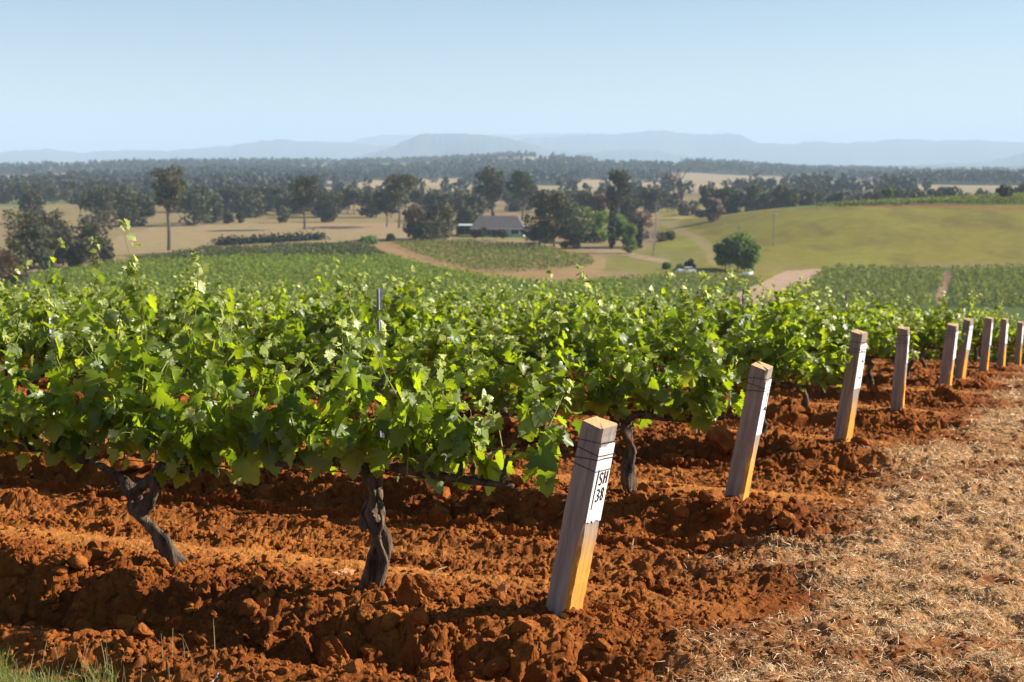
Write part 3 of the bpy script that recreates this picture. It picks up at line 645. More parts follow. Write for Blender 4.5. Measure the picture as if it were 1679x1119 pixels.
# steel pickets and thin stakes standing in the rows
def picket(px, pyt, k, lab, kind='galv', wide=.045, cat='stake', name='steel_picket'):
    d = ray(px, pyt); t = ROW*k
    # along the row line
    u = d[0]/d[1]; q = (P1[0]+t*HD[0]-u*(P1[1]+t*HD[1]))/(-RD[0]+u*RD[1]); x, y = xy(t, q)
    zt = CAMZ+d[2]/d[1]*y; zg = gz(x, y); h = zt-zg; mb = MB()
    if kind != 'stake':
        for a in (0.3, 2.4, 4.5):
            rm = np.array(Matrix.Rotation(a, 3, 'Z')); mb.box(np.array([0, 0, h/2-.1])+rm@np.array([wide/4+.002, 0, 0]), (wide/2, .006, h+.2), rm)
    else: mb.tube([[0, 0, -.1], [.004, 0, h*.5], [0, .003, h]], [wide/2, wide/2*.9, wide/2*.85], 7)
    o = obj(name, mb, M[kind], None, (x, y, zg)); tag(o, lab, cat, 'stakes standing in the vine rows')
picket(622, 474, 1, 'tall dark steel picket rising above the vines left of centre')
picket(82, 505, 1, 'pale grey stake among the leaves at far left', 'palesteel')
picket(1146, 478, 3, 'dark picket top just above the vines, right of centre')
picket(1220, 475, 4, 'grey picket top above the vines below the dirt road')
picket(1388, 485, 5, 'thin dark picket top above the vines behind the third end post')
picket(1491, 490, 7, 'small pale picket top behind the fourth end post')
picket(266, 672, 1, 'thin pale stake below the leaves left, in the second row', 'stake', .022, name='wooden_stake')
picket(1143, 592, 2, 'thin pale stake under the leaves left of the second end post', 'stake', .024, name='wooden_stake')
picket(40, 660, 1, 'thin stake under the leaves at the far left edge', 'stake', .02, name='wooden_stake')
#PART3
# ------------------------------------------------------------------ valley terrain, all round the camera
thd = np.radians(np.concatenate([np.linspace(-180, -38, 80)[:-1], np.linspace(-38, 38, 1050), np.linspace(38, 180, 80)[1:]]))
rrr = np.concatenate([[.5, 2, 4], np.linspace(6, 60, 28), np.exp(np.linspace(math.log(62), math.log(225), 40)), np.exp(np.linspace(math.log(227), math.log(1100), 330)), np.exp(np.linspace(math.log(1110), math.log(5200), 130)), np.exp(np.linspace(math.log(5300), math.log(26500), 28))])
TT, RRm = np.meshgrid(thd, rrr); FX = RRm*np.sin(TT); FY = RRm*np.cos(TT); FZ = terrain(FX, FY)
FZ0 = FZ.copy(); FZ = FZ-0.45*(1-sst(38, 47, RRm))
PXX, PYY = project(FX, FY, FZ0); front = (FY > 60)
NX = PXX+9*fbm(FX/9, FY/25, 201, 3)*1.0; NY = PYY+2.5*fbm(FX/14, FY/40, 202, 3)
def inpoly(px, py, poly):
    poly = np.array(poly, float); c = np.zeros(px.shape, bool); j = len(poly)-1
    for i in range(len(poly)):
        xi, yi = poly[i]; xj, yj = poly[j]
        if yi != yj:
            c ^= ((yi > py) != (yj > py)) & (px < (xj-xi)*(py-yi)/(yj-yi)+xi)
        j = i
    return c
gc = np.empty(FX.shape+(3,)); gc[:] = (.30, .215, .105)
mixn = sst(-.3, .4, fbm(FX/60, FY/90, 210, 4))[..., None]
gc = gc*(1-.5*mixn)+np.array([.26, .22, .085])*.5*mixn
far = sst(900, 1500, RRm)[..., None]
fieldn = sst(.12, .22, fbm(FX/330+3, FY/420, 215, 3))[..., None]
gc = gc*(1-far)+far*((1-fieldn)*np.array([.035, .042, .025])+fieldn*np.array([.36, .28, .16]))
def paint(poly, colr, alpha=1.0, jag=1.0):
    msk = inpoly(PXX+(NX-PXX)*jag, PYY+(NY-PYY)*jag, poly) & front
    gc[msk] = gc[msk]*(1-alpha)+np.array(colr)*alpha
def band(pts, wid, colr, alpha=1.0):
    pts = np.array(pts, float); best = np.full(FX.shape, 1e9)
    for (x0, y0), (x1, y1) in zip(pts[:-1], pts[1:]):
        dx, dy = x1-x0, y1-y0; t = np.clip(((NX-x0)*dx+(NY-y0)*dy*9)/(dx*dx+dy*dy*9+1e-9), 0, 1)
        best = np.minimum(best, np.hypot(NX-x0-t*dx, (NY-y0-t*dy)*3))
    a = (alpha*(1-sst(wid*.6, wid*1.1, best)))[..., None]*front[..., None]
    gc[:] = gc*(1-a)+np.array(colr)*a
# hillside on the right: olive pasture with darker and yellower streaks
olive = np.array([.245, .208, .040])
msk = inpoly(NX, NY, [(1085, 330), (2200, 320), (2200, 520), (1250, 470), (1050, 450), (1000, 430), (1080, 400)]) & front
st1 = sst(-.1, .45, fbm(FX/11, FY/26, 221, 5, .6))[..., None]; st2 = sst(.05, .5, fbm(FX/22+9, FY/30, 222, 4))[..., None]
hc = olive*(1-.5*st1)+np.array([.125, .098, .034])*.5*st1; hc = hc*(1-.5*st2)+np.array([.27, .27, .04])*.5*st2
gc[msk] = hc[msk]
paint([(980, 445), (1000, 420), (1090, 405), (1150, 415), (1160, 445)], (.22, .20, .055), .8)
paint([(1085, 398), (1140, 390), (1150, 402), (1100, 408)], (.26, .26, .05), .9)
band([(2200, 432), (1560, 436), (1350, 440), (1240, 440)], 12, (.28, .21, .10), .6)
band([(1175, 432), (1163, 412), (1150, 400), (1118, 380), (1100, 366), (1112, 356), (1160, 345)], 13, (.36, .27, .13), .6)
band([(1163, 400), (1100, 372), (1060, 352)], 10, (.34, .25, .12), .5)
# top vineyard with the red edge
paint([(1270, 343), (1360, 335), (1500, 326), (2200, 322), (2200, 338), (1560, 336), (1400, 339)], (.16, .19, .05))
band([(1420, 339), (1560, 337), (1640, 341), (2200, 340)], 7, (.30, .13, .06), .8)
# left field, brown strip, pale track
paint([(-400, 560), (-400, 462), (40, 452), (190, 430), (430, 416), (560, 403), (610, 402), (690, 432), (800, 452), (900, 468), (1000, 456), (1100, 452), (1240, 462), (1240, 560)], (.11, .145, .030))
paint([(200, 432), (190, 420), (330, 411), (560, 400), (600, 404), (640, 418), (520, 425), (350, 420), (250, 428)], (.10, .085, .035), .75)
band([(150, 432), (250, 423), (350, 417), (430, 412)], 9, (.30, .125, .06), .8)
band([(40, 446), (110, 435), (200, 425)], 14, (.34, .235, .13), .9)
band([(380, 470), (520, 452), (640, 445)], 6, (.17, .15, .06), .7)
# paddock
paint([(160, 420), (180, 395), (250, 370), (460, 365), (700, 368), (690, 395), (560, 396), (430, 404), (300, 412)], (.36, .265, .135), .85)
paint([(540, 366), (660, 366), (660, 378), (500, 378)], (.40, .25, .155), .5)
# young block by the house and the orange track round it
paint([(600, 403), (640, 397), (760, 393), (900, 402), (985, 424), (995, 440), (900, 452), (800, 455), (700, 436)], (.34, .225, .10))
paint([(1000, 424), (985, 452), (860, 462), (790, 455), (900, 450)], (.36, .24, .11), .8)
band([(606, 404), (650, 412), (700, 432), (800, 451), (1000, 452)], 12, (.36, .215, .10), .9)
band([(660, 393), (760, 394), (900, 402), (1010, 414), (1090, 430)], 11, (.36, .26, .155), .9)
paint([(750, 391), (750, 386), (880, 388), (880, 393)], (.24, .25, .055), .9, .3)
# right vineyard blocks, dirt road, rut between the blocks
paint([(1365, 440), (2200, 437), (2200, 560), (1200, 560), (1270, 485)], (.10, .13, .032), 1, .4)
paint([(1290, 444), (1352, 440), (1348, 450), (1300, 480), (1260, 500), (1170, 500), (1235, 468)], (.47, .325, .215), 1, .6)
paint([(1548, 444), (1562, 444), (1554, 470), (1545, 500), (1532, 500), (1540, 470)], (.33, .205, .125), 1, .2)
# far fields between the belts of trees
for poly in ([(560, 306), (600, 296), (770, 292), (770, 301), (640, 308)], [(930, 308), (960, 294), (1090, 300), (1090, 309)], [(1090, 303), (1480, 299), (1480, 304), (1100, 309)], [(380, 296), (565, 291), (565, 301), (400, 304)], [(130, 310), (190, 297), (330, 296), (330, 306)], [(0, 300), (110, 294), (110, 303), (0, 310)]):
    paint(poly, (.44, .32, .18), 1, 1.2)
paint([(-400, 325), (120, 322), (130, 335), (-400, 350)], (.17, .20, .06), .9)
paint([(830, 262), (900, 257), (905, 266), (830, 270)], (.38, .33, .2), 1); paint([(950, 266), (1120, 262), (1120, 276), (960, 273)], (.24, .21, .12), .9)
nr, nc = FX.shape; gc *= .72
near_soil = (1-sst(95, 150, RRm))[..., None]; gc = gc*(1-near_soil)+near_soil*np.array([.26, .078, .016])
idx = np.arange(nr*nc).reshape(nr, nc)
FQ = np.stack([idx[:-1, :-1], idx[:-1, 1:], idx[1:, 1:], idx[1:, :-1]], -1).reshape(-1, 4)
me = mesh_from('terrain', np.stack([FX, FY, FZ], -1).reshape(-1, 3), FQ, True)
a = me.color_attributes.new('ground', 'FLOAT_COLOR', 'POINT'); a.data.foreach_set('color', np.concatenate([gc, np.ones(FX.shape+(1,))], -1).astype(np.float32).ravel())
m, nt, b = new_mat('valley_ground'); at = N(nt, 'ShaderNodeAttribute', attribute_name='ground'); tc = N(nt, 'ShaderNodeTexCoord')
n1 = N(nt, 'ShaderNodeTexNoise', Scale=.22, Detail=10, Roughness=.78); nt.links.new(tc.outputs['Object'], n1.inputs[0])
nt.links.new(tint(nt, at.outputs['Color'], n1.outputs[0], .40, 1.60), b.inputs['Base Color']); b.inputs['Roughness'].default_value = .95; b.inputs['Specular IOR Level'].default_value = .05
bp = N(nt, 'ShaderNodeBump', Strength=.5, Distance=.35); nt.links.new(n1.outputs[0], bp.inputs['Height']); nt.links.new(bp.outputs[0], b.inputs['Normal'])
tag(obj('terrain', me, m), kind='structure')
# ------------------------------------------------------------------ mountains: ridged heightfields 8 to 13 km off
m_mt = noisy('mountain_forest', (.030, .040, .030), (.055, .062, .045), .004, .95)
def mountain(name, prof, D, thick, seed, x0, x1):
    prof = np.array(prof, float); px = np.linspace(x0, x1, 640)
    top = np.interp(px, prof[:, 0], prof[:, 1])-1.3*vn(px/14, px*0+seed, seed+8)-.7*vn(px/5, px*0+seed, seed+9)
    ang = np.arctan((px-CXP)/F); rr = np.linspace(-1, 1, 15)
    H = (265-top)/F*D+CAMZ+24
    H = np.maximum(H, 0)*(1+.0*px); base = -26
    G = []
    for s_ in rr:
        d = D+s_*thick*(1+.25*vn(px/60, px*0+seed, seed)); pr = (1-abs(s_))**.7
        wob = 1-.30*(1-pr)*(0.5+0.5*vn(px/22, px*0+s_*2, seed+4)) if s_ != 0 else 1
        dist = d/np.cos(ang)
        h = base+H*pr*wob+6*vn(px/5, px*0+s_*7, seed+2)*pr*(0.35 if s_ == 0 else 1)
        G.append(np.stack([dist*np.sin(ang), dist*np.cos(ang), h], -1))
    G = np.array(G); I = np.arange(G.shape[0]*G.shape[1]).reshape(G.shape[:2])
    Fq = np.stack([I[:-1, :-1], I[:-1, 1:], I[1:, 1:], I[1:, :-1]], -1).reshape(-1, 4)
    tag(obj(name, mesh_from(name, G.reshape(-1, 3), Fq, True), m_mt), kind='structure')
mountain('hills', [(540, 268), (600, 254), (640, 243), (665, 231), (690, 222), (730, 219), (770, 221), (800, 222), (835, 228), (870, 238), (900, 245), (950, 251), (1000, 247), (1060, 246), (1110, 254), (1160, 262), (1230, 268)], 9600, 900, 1, 540, 1230)
mountain('hills', [(1440, 280), (1500, 272), (1530, 269), (1600, 267), (1640, 259), (1679, 248), (1740, 240), (1860, 238), (1980, 252), (2080, 272)], 9400, 900, 2, 1440, 2080)
mountain('hills', [(-500, 250), (-380, 243), (-250, 249), (-120, 255), (0, 252), (50, 246), (90, 245), (130, 251), (220, 246), (280, 249), (330, 243), (380, 240), (430, 233), (460, 229), (500, 233), (560, 233), (620, 240), (700, 236), (830, 234), (860, 228), (930, 223), (1000, 221), (1045, 217), (1080, 215), (1105, 217), (1140, 222), (1190, 220), (1210, 223), (1232, 234), (1290, 237), (1340, 232), (1370, 236), (1430, 233), (1460, 229), (1520, 231), (1600, 231), (1679, 236), (1800, 240), (1950, 235), (2100, 243), (2300, 250)], 12800, 1100, 3, -500, 2300)
mountain('hills', [(560, 240), (600, 226), (640, 222), (700, 223), (800, 222), (860, 221), (940, 220), (1000, 222), (1040, 230), (1100, 240)], 16800, 1300, 4, 560, 1100)
# ------------------------------------------------------------------ trees
def quads(rng, c, size, flat=0.0):
    n = len(c); a = rng.normal(size=(n, 3)); a /= np.linalg.norm(a, axis=1)[:, None]; b_ = rng.normal(size=(n, 3)); b_ -= a*np.sum(a*b_, 1)[:, None]; b_ /= np.linalg.norm(b_, axis=1)[:, None]
    s_ = size[:, None]; k = rng.uniform(.45, .8, (n, 1))
    V = np.stack([c-a*s_, c+b_*s_*k, c+a*s_, c-b_*s_*k], 1).reshape(-1, 3)
    return V, np.arange(n*4).reshape(n, 4)
def crown_pts(rng, kind, n, h, w):
    """points through an irregular crown; origin at the trunk foot"""
    if kind == 'gum':
        nc_ = int(rng.integers(13, 19)); z0 = .42*h
        cz = rng.uniform(z0, .93*h, nc_); ww = w*.5*np.sin(np.clip((cz-z0*.7)/(h-z0*.7), 0.08, 1)*2.6)**.7
        a = rng.uniform(0, 6.28, nc_); rad = ww*rng.uniform(.1, .85, nc_); cs = np.stack([np.cos(a)*rad, np.sin(a)*rad, cz], -1); cr = w*rng.uniform(.13, .24, nc_)
    elif kind == 'column':
        nc_ = 12; cz = np.linspace(.08*h, .93*h, nc_); cs = np.stack([rng.normal(0, w*.07, nc_), rng.normal(0, w*.07, nc_), cz], -1); cr = w*.5*np.sin(np.linspace(.75, 2.75, nc_))**.6+.1*w*rng.random(nc_)
    elif kind == 'tall': # long bare trunk, tufted head
        nc_ = 15; cz = rng.uniform(.56*h, .95*h, nc_); a = rng.uniform(0, 6.28, nc_); rad = w*.38*np.sin(np.clip((cz/h-.5)/.5, .1, 1)*2.7)*rng.uniform(.2, 1, nc_); cs = np.stack([np.cos(a)*rad, np.sin(a)*rad, cz], -1); cr = w*rng.uniform(.15, .24, nc_)
    else: # round / bush: leafy to the ground
        nc_ = int(rng.integers(20, 28)); a = rng.uniform(0, 6.28, nc_); cz = h*rng.uniform(.10, .84, nc_); rad = w*.36*np.sqrt(np.clip(1-((cz/h-.42)/.58)**2, .05, 1))*rng.uniform(.35, 1, nc_)
        cs = np.stack([np.cos(a)*rad, np.sin(a)*rad, cz], -1); cr = w*rng.uniform(.14, .24, nc_)
    pk = cr**2/np.sum(cr**2); ci = rng.choice(len(cr), n, p=pk)
    d = rng.normal(size=(n, 3)); d /= np.linalg.norm(d, axis=1)[:, None]; rr = rng.uniform(.35, 1.0, n)**.5*(1+.25*rng.normal(size=n)*.5)
    P = cs[ci]+d*(cr[ci]*rr)[:, None]*np.array([1, 1, .78]); P[:, 2] = np.clip(P[:, 2], .02*h, None)
    return P, cs, cr
def tree_parts(seed, kind, h, w, n=1500, leaf=.35):
    rng = np.random.default_rng(seed); mb = MB()
    if kind == 'bare':
        def br(p, d, L, r_, dep):
            k = 4; P = [p]
            for _ in range(k): d = d+rng.normal(0, .16, 3); d /= np.linalg.norm(d); P.append(P[-1]+d*L/k)
            mb.tube(P, np.linspace(r_, r_*.6, k+1), 5 if dep < 2 else 3, False)
            if dep < 5:
                for _ in range(3 if dep < 3 else 2):
                    nd = d+rng.normal(0, .55, 3); nd[2] = max(nd[2], -.1)+.15; br(P[-1 if rng.random() < .6 else 3], nd/np.linalg.norm(nd), L*rng.uniform(.6, .85), r_*.66, dep+1)
        br(np.array([0, 0, -.3]), np.array([.02, 0, 1.]), h*.30, w*.06, 0)
        V = np.vstack(mb.V); zmax = V[:, 2].max(); mb.V = [v*np.array([w/(np.ptp(V[:, 0])+.01), w/(np.ptp(V[:, 1])+.01), h/zmax]) for v in mb.V]
        return mb.mesh('trunk'), None
    P, cs, cr = crown_pts(rng, kind, n, h, w)
    r_ = .022*h*(1.0 if kind in ('gum', 'tall') else .8)
    top = np.array([rng.normal(0, .02*w), rng.normal(0, .02*w), h*.75]); s_ = np.linspace(0, 1, 8)
    mb.tube(np.stack([top[0]*s_+.02*w*np.sin(s_*5), top[1]*s_, -.4+(h*.75+.4)*s_], -1), r_*(1.15-.8*s_), 7, False)
    for i in range(len(cr)):
        b0 = np.array([0, 0, max(.12*h, cs[i][2]*.6)]); mid = (b0+cs[i])/2+np.array([0, 0, -.03*h]); mb.tube([b0, mid, cs[i]], [r_*.5, r_*.32, r_*.14], 4, False)
    V, Fq = quads(rng, P, leaf*rng.uniform(.6, 1.3, n))
    return mb.mesh('trunk'), mesh_from('crown', V, Fq)
def fol(name, c, spread=.35, tf=.18):
    c = np.array(c); return leafy(name, [(0, tuple(c*(1-spread))), (.55, tuple(c)), (1, tuple(c*(1+spread)*np.array([1.15, 1.05, .9])))], (1.5, 1.5, 1), tf, .6, .2)
M['dark'] = fol('dark_gum_foliage', (.058, .056, .022)); M['sage'] = fol('sage_foliage', (.075, .080, .042)); M['olive'] = fol('olive_foliage', (.075, .072, .030)); M['brown'] = fol('brown_foliage', (.105, .070, .035)); M['green'] = fol('green_foliage', (.12, .18, .048), tf=.45)
M['bright'] = fol('bright_foliage', (.13, .19, .042), tf=.45); M['willow'] = fol('willow_foliage', (.13, .16, .06), tf=.3); M['rust'] = fol('rust_foliage', (.15, .075, .045)); M['mauve'] = fol('mauve_foliage', (.22, .16, .14)); M['grey'] = fol('grey_foliage', (.20, .17, .14)); M['cyp'] = fol('cypress_foliage', (.022, .030, .016))
M['trunk'] = noisy('tree_bark', (.05, .04, .03), (.14, .11, .085), 3, .9); M['palebark'] = noisy('pale_bark', (.22, .18, .15), (.36, .31, .27), 3, .9)
TG = 'trees around the farmhouse and paddocks'
def tree(px, top, base, wpx, kind, mat, lab, name='tree', cat='tree', n=1500, group=TG, rmin=215, depth=None, bark='trunk', seed=None):
    if depth is None: X, Y, Z = hit_far(px, base, rmin)
    else: X = (px-CXP)/F*depth; Y = depth; Z = gz(X, Y)
    D = Y; zt = CAMZ-(top-265)/F*D*1.0; h = max(zt-Z, 1.0); w = wpx/F*D
    tm_, cm = tree_parts(seed or int(px*7+top), kind, h, w, n, max(.14, .0011*D)*(.8 if kind == 'column' else 1))
    o = empty(name, (X, Y, Z)); obj('trunk', tm_, M[bark], o)
    if mat == 'dark' and int(px) % 3 == 0: mat = 'sage'
    if cm: obj('crown', cm, M[mat], o)
    return tag(o, lab, cat, group)
T = [
 (36, 330, 448, 78, 'bush', 'olive', 'tall olive gum at the left edge, front of the left thicket'), (6, 396, 500, 62, 'round', 'brown', 'brownish tree cut by the left edge just above the vines'), (103, 372, 438, 66, 'round', 'dark', 'rounded dark tree in the middle of the left thicket'),
 (152, 350, 430, 66, 'bush', 'olive', 'olive tree at the right end of the left thicket'), (88, 335, 430, 70, 'round', 'dark', 'dark tree behind the rounded tree of the left thicket'), (160, 304, 374, 70, 'round', 'dark', 'broad dark tree left of the lone tall gum, leftmost of its clump'),
 (205, 306, 372, 62, 'round', 'dark', 'dark tree in the clump left of the lone tall gum'), (236, 318, 370, 46, 'round', 'dark', 'smaller dark tree just left of the lone tall gum'), (318, 300, 370, 66, 'round', 'dark', 'dark spreading tree just right of the lone tall gum'), (348, 310, 366, 44, 'round', 'dark', 'shorter dark tree at the right end of the clump by the lone gum'),
 (64, 356, 448, 58, 'bush', 'sage', 'grey green tree between the tall olive gum and rounded dark tree'), (128, 384, 440, 46, 'bush', 'dark', 'low dark tree at the front right foot of the left thicket'), (22, 376, 474, 50, 'bush', 'olive', 'olive tree at the far left foot of the left thicket'), (176, 402, 432, 26, 'bush', 'dark', 'low dark shrub trailing off the right end of the left thicket'),
 (55, 312, 368, 50, 'round', 'dark', 'dark tree behind the olive gum at far left'),
 (277, 271, 411, 66, 'tall', 'olive', 'lone tall gum with a long bare trunk in the left paddock'), (375, 341, 367, 17, 'round', 'dark', 'left of two small dark trees alone in the paddock'), (394, 346, 366, 14, 'round', 'dark', 'right and smaller of two small dark trees in the paddock'),
 (499, 287, 377, 54, 'gum', 'dark', 'tall dark gum standing alone at the back of the paddock'), (468, 335, 366, 26, 'round', 'dark', 'low dark tree left of the tall paddock gum'), (541, 328, 365, 32, 'round', 'dark', 'low dark tree right of the tall paddock gum'),
 (654, 285, 374, 56, 'gum', 'olive', 'tall two stemmed gum left of the large bushy tree'), (634, 312, 372, 34, 'gum', 'dark', 'short dark gum beside the tall two stemmed gum'), (686, 330, 393, 60, 'bush', 'brown', 'brown green bushy tree in front of the tall two stemmed gum'), (720, 328, 392, 56, 'bush', 'olive', 'light olive bushy tree just left of the carport'),
 (700, 360, 394, 70, 'bush', 'dark', 'low dark shrubbery at the foot of the bushy trees'), (806, 275, 362, 52, 'gum', 'olive', 'tall gum behind the house roof, left of a similar pair'), (856, 277, 362, 52, 'gum', 'dark', 'tall gum behind the house roof, right of a similar pair'), (772, 316, 368, 48, 'round', 'dark', 'dark round tree behind the carport'),
 (765, 336, 372, 40, 'round', 'olive', 'small olive tree behind the left end of the roof'), (884, 304, 404, 60, 'round', 'dark', 'dark leaning gum at the right end of the house'), (908, 302, 406, 60, 'round', 'olive', 'tall dense gum right of the house, tallest of the near garden'), (934, 350, 408, 34, 'bush', 'olive', 'olive tree at the right foot of the dense garden gum'),
 (952, 338, 398, 56, 'bush', 'willow', 'pale green willow right of the garden gums'), (986, 344, 398, 48, 'bush', 'bright', 'bright green tree between willow and tall cypress'), (960, 352, 398, 26, 'bare', 'grey', 'pale bare bush in front of the willow'), (1003, 330, 408, 12, 'column', 'cyp', 'taller narrow dark cypress'), (1047, 362, 408, 10, 'column', 'cyp', 'shorter narrow dark cypress'),
 (988, 305, 372, 46, 'round', 'rust', 'rust brown tree behind the tall cypress'), (1013, 275, 375, 52, 'gum', 'dark', 'tall sparse gum behind the rust brown tree'), (1030, 312, 372, 46, 'round', 'dark', 'dark tree below the tall sparse gum'), (1066, 306, 350, 42, 'round', 'dark', 'round dark tree left of the bare dead tree'), (930, 316, 372, 48, 'round', 'dark', 'dark tree behind the pale green willow'), (965, 312, 366, 44, 'round', 'dark', 'dark tree left of the rust brown tree'),
 (1022, 345, 406, 44, 'bush', 'green', 'green bush between the two cypresses'), (1034, 362, 416, 26, 'bush', 'willow', 'small pale green tree with a bare foot by the short cypress'), (1053, 342, 392, 44, 'bush', 'mauve', 'mauve grey leafless looking tree behind the short cypress'), (1071, 374, 421, 26, 'bare', 'grey', 'low bare grey bush right of the short cypress'), (1085, 381, 396, 17, 'bush', 'brown', 'brownish garden shrub left of the power pole foot'), (1100, 378, 394, 15, 'bush', 'willow', 'pale garden shrub right of the power pole'),
 (1115, 272, 352, 46, 'bare', 'grey', 'tall bare dead tree with forked limbs'), (1122, 326, 354, 22, 'bush', 'mauve', 'mauve bush at the foot of the bare dead tree'), (1137, 328, 352, 20, 'bush', 'grey', 'grey bush right of the bare dead tree'),
 (1160, 302, 349, 44, 'round', 'dark', 'dark tree right of the bare dead tree, first of the hill treeline'), (1193, 303, 347, 44, 'round', 'dark', 'second dark tree of the hill treeline'), (1171, 321, 346, 32, 'bush', 'mauve', 'pinkish mauve bush in front of the hill treeline'), (1236, 299, 345, 44, 'round', 'dark', 'tallest round dark tree of the hill treeline'), (1284, 300, 344, 42, 'round', 'dark', 'round dark tree standing apart in the middle of the hill treeline'), (1323, 311, 343, 30, 'round', 'dark', 'small round dark tree of the hill treeline'),
 (1451, 309, 336, 18, 'gum', 'green', 'small bright green tree at the left end of the hilltop vineyard'), (1491, 303, 334, 46, 'round', 'dark', 'broad dark tree behind the hilltop vineyard'), (1527, 300, 334, 34, 'round', 'dark', 'taller dark tree behind the hilltop vineyard'), (1566, 304, 333, 42, 'round', 'dark', 'wide dark tree behind the hilltop vineyard, right of the taller one'), (1601, 311, 332, 26, 'round', 'dark', 'small dark tree behind the hilltop vineyard'), (1672, 298, 332, 34, 'round', 'dark', 'dark tree cut by the right edge beyond the hill'),
 (1643, 306, 341, 28, 'gum', 'dark', 'dark tree with a bare stem on the hill crest at right'),
 (1189, 383, 441, 42, 'round', 'green', 'left of three green trees clumped by the parked cars'), (1209, 376, 443, 50, 'round', 'bright', 'tallest green tree, middle of the clump by the parked cars'), (1232, 386, 446, 40, 'round', 'green', 'right of three green trees clumped by the parked cars'),
 (1130, 424, 444, 18, 'bush', 'dark', 'small dark shrub behind the white car'), (1114, 433, 445, 14, 'bush', 'green', 'low green shrub left of the white car roof'), (1093, 430, 442, 13, 'bush', 'green', 'tiny shrub on the grass left of the parked car'), (1197, 431, 450, 14, 'bare', 'grey', 'tiny bare sapling in front of the green clump'),
 (779, 377, 394, 13, 'gum', 'dark', 'small dark garden tree before the house, leftmost of the row'), (790, 375, 394, 17, 'gum', 'olive', 'small olive garden tree before the house'), (812, 379, 394, 11, 'gum', 'dark', 'small dark garden tree before the verandah'), (824, 377, 395, 17, 'gum', 'dark', 'dark round garden tree before the verandah, rightmost of the row'),
 (640, 384, 396, 16, 'bush', 'dark', 'low dark bush left of the bushy trees on the paddock'), (604, 390, 401, 30, 'bush', 'green', 'low hedge like bush at the corner of the brown strip')]
hilltops = {1160, 1193, 1236, 1284, 1323, 1491, 1527, 1566, 1601, 1672, 1122, 1137, 1171}
for (px, top, base, wpx, kind, mt, lab) in T:
    dep = None
    if px in hilltops and base < 350: dep = 640 if px > 1150 else None
    if px == 1171: dep = 500
    if px == 1643: dep = 470
    if px == 1451: dep = 500
    name = {'bush': 'bush' if ('bush' in lab and 'bushy' not in lab) or 'shrub' in lab else 'tree', 'column': 'cypress', 'bare': 'bare_tree'}.get(kind, 'gum_tree' if kind in ('gum', 'tall') else 'tree')
    tree(px, top, base, wpx*1.06, kind, mt, lab, name, 'shrub' if 'bush' in lab or 'shrub' in lab else 'tree', n=900 if wpx < 30 else 2200, depth=dep, bark='trunk' if mt != 'grey' else ('palebark' if px != 1115 else 'trunk'))
# belts of trees beyond the paddock: countable, copied from eight kinds
bproto = []; rg = random.Random(9)
BG = 'belts of dark trees across the valley'
for k in range(8):
    tm_, cm = tree_parts(900+k, ['round', 'gum', 'round', 'gum', 'round', 'tall', 'round', 'gum'][k], 14, 15 if k % 2 == 0 else 11, 800, .95)
    bproto.append((tm_, cm))
def belt(n, x0, x1, b0, b1, h0, h1, lab, mt, dep=None):
    first = {}
    for i in range(n):
        px = x0+(x1-x0)*(i+rg.random())/n; py = rg.uniform(b0, b1); X, Y, Z = hit_far(px, py, 430)
        if dep: Y = rg.uniform(*dep); X = (px-CXP)/F*Y; Z = gz(X, Y)
        k = rg.randrange(8); s_ = rg.uniform(h0, h1)/14
        if k not in first:
            o = empty('tree', (0, 0, 0)); obj('trunk', bproto[k][0], M['trunk'], o); c = obj('crown', bproto[k][1], None, o)
            if not bproto[k][1].materials: bproto[k][1].materials.append(M[('dark', 'sage', 'dark', 'olive', 'dark', 'sage', 'dark', 'sage')[k]])
            first[k] = o
        else: o = copy_tree(first[k])
        o.location = (X, Y, Z-.2); o.rotation_euler = (0, 0, rg.uniform(0, 6.28)); o.scale = (s_*rg.uniform(.9, 1.3), s_*rg.uniform(.9, 1.3), s_)
        tag(o, lab, 'tree', BG)
belt(34, 355, 650, 343, 358, 11, 14, 'dark tree in the wide belt beyond the paddock, left of the house', 'dark')
belt(34, -330, 140, 326, 336, 11, 14, 'dark tree in the belt beyond the green strip at far left', 'dark')
belt(10, 130, 350, 330, 352, 10, 13, 'dark tree in the belt behind the lone tall gum', 'dark')
belt(24, 660, 1100, 335, 352, 10, 13, 'dark tree in the belt behind the farmhouse gardens', 'dark')
belt(40, 1170, 1480, 330, 337, 9, 13, 'dark tree in the belt behind the hill treeline', 'dark', (680, 860))
belt(40, 1480, 1980, 322, 334, 9, 12, 'dark tree in the belt behind the hilltop vineyard', 'dark', (680, 860))
# far woodland that reads as one mass
rng = np.random.default_rng(77); n = 42000
px = rng.uniform(-480, 2160, n); r = np.exp(rng.uniform(math.log(980), math.log(4300), n)); th = np.arctan((px-CXP)/F); x = r*np.sin(th); y = r*np.cos(th)
kf = fbm(x/330+3, y/420, 215, 3); z = terrain(x, y); _, pyv = project(x, y, z)
keep = (kf < .13+.03*rng.normal(size=n)) & (rng.uniform(0, 1, n) < .10+.5*sst(1100, 2000, r))
for poly in ([(560, 306), (600, 296), (770, 292), (770, 301), (640, 308)], [(930, 308), (960, 294), (1090, 300), (1090, 309)], [(1090, 303), (1480, 299), (1480, 304), (1100, 309)], [(380, 296), (565, 291), (565, 301), (400, 304)], [(130, 310), (190, 297), (330, 296), (330, 306)], [(0, 300), (110, 294), (110, 303), (0, 310)], [(830, 262), (900, 257), (905, 266), (830, 270)], [(950, 266), (1120, 262), (1120, 276), (960, 273)]):
    keep &= ~(inpoly(px, pyv, poly) & (rng.uniform(0, 1, n) < .95))
x, y, z, r = x[keep], y[keep], z[keep], r[keep]; nt_ = len(x); per = 34
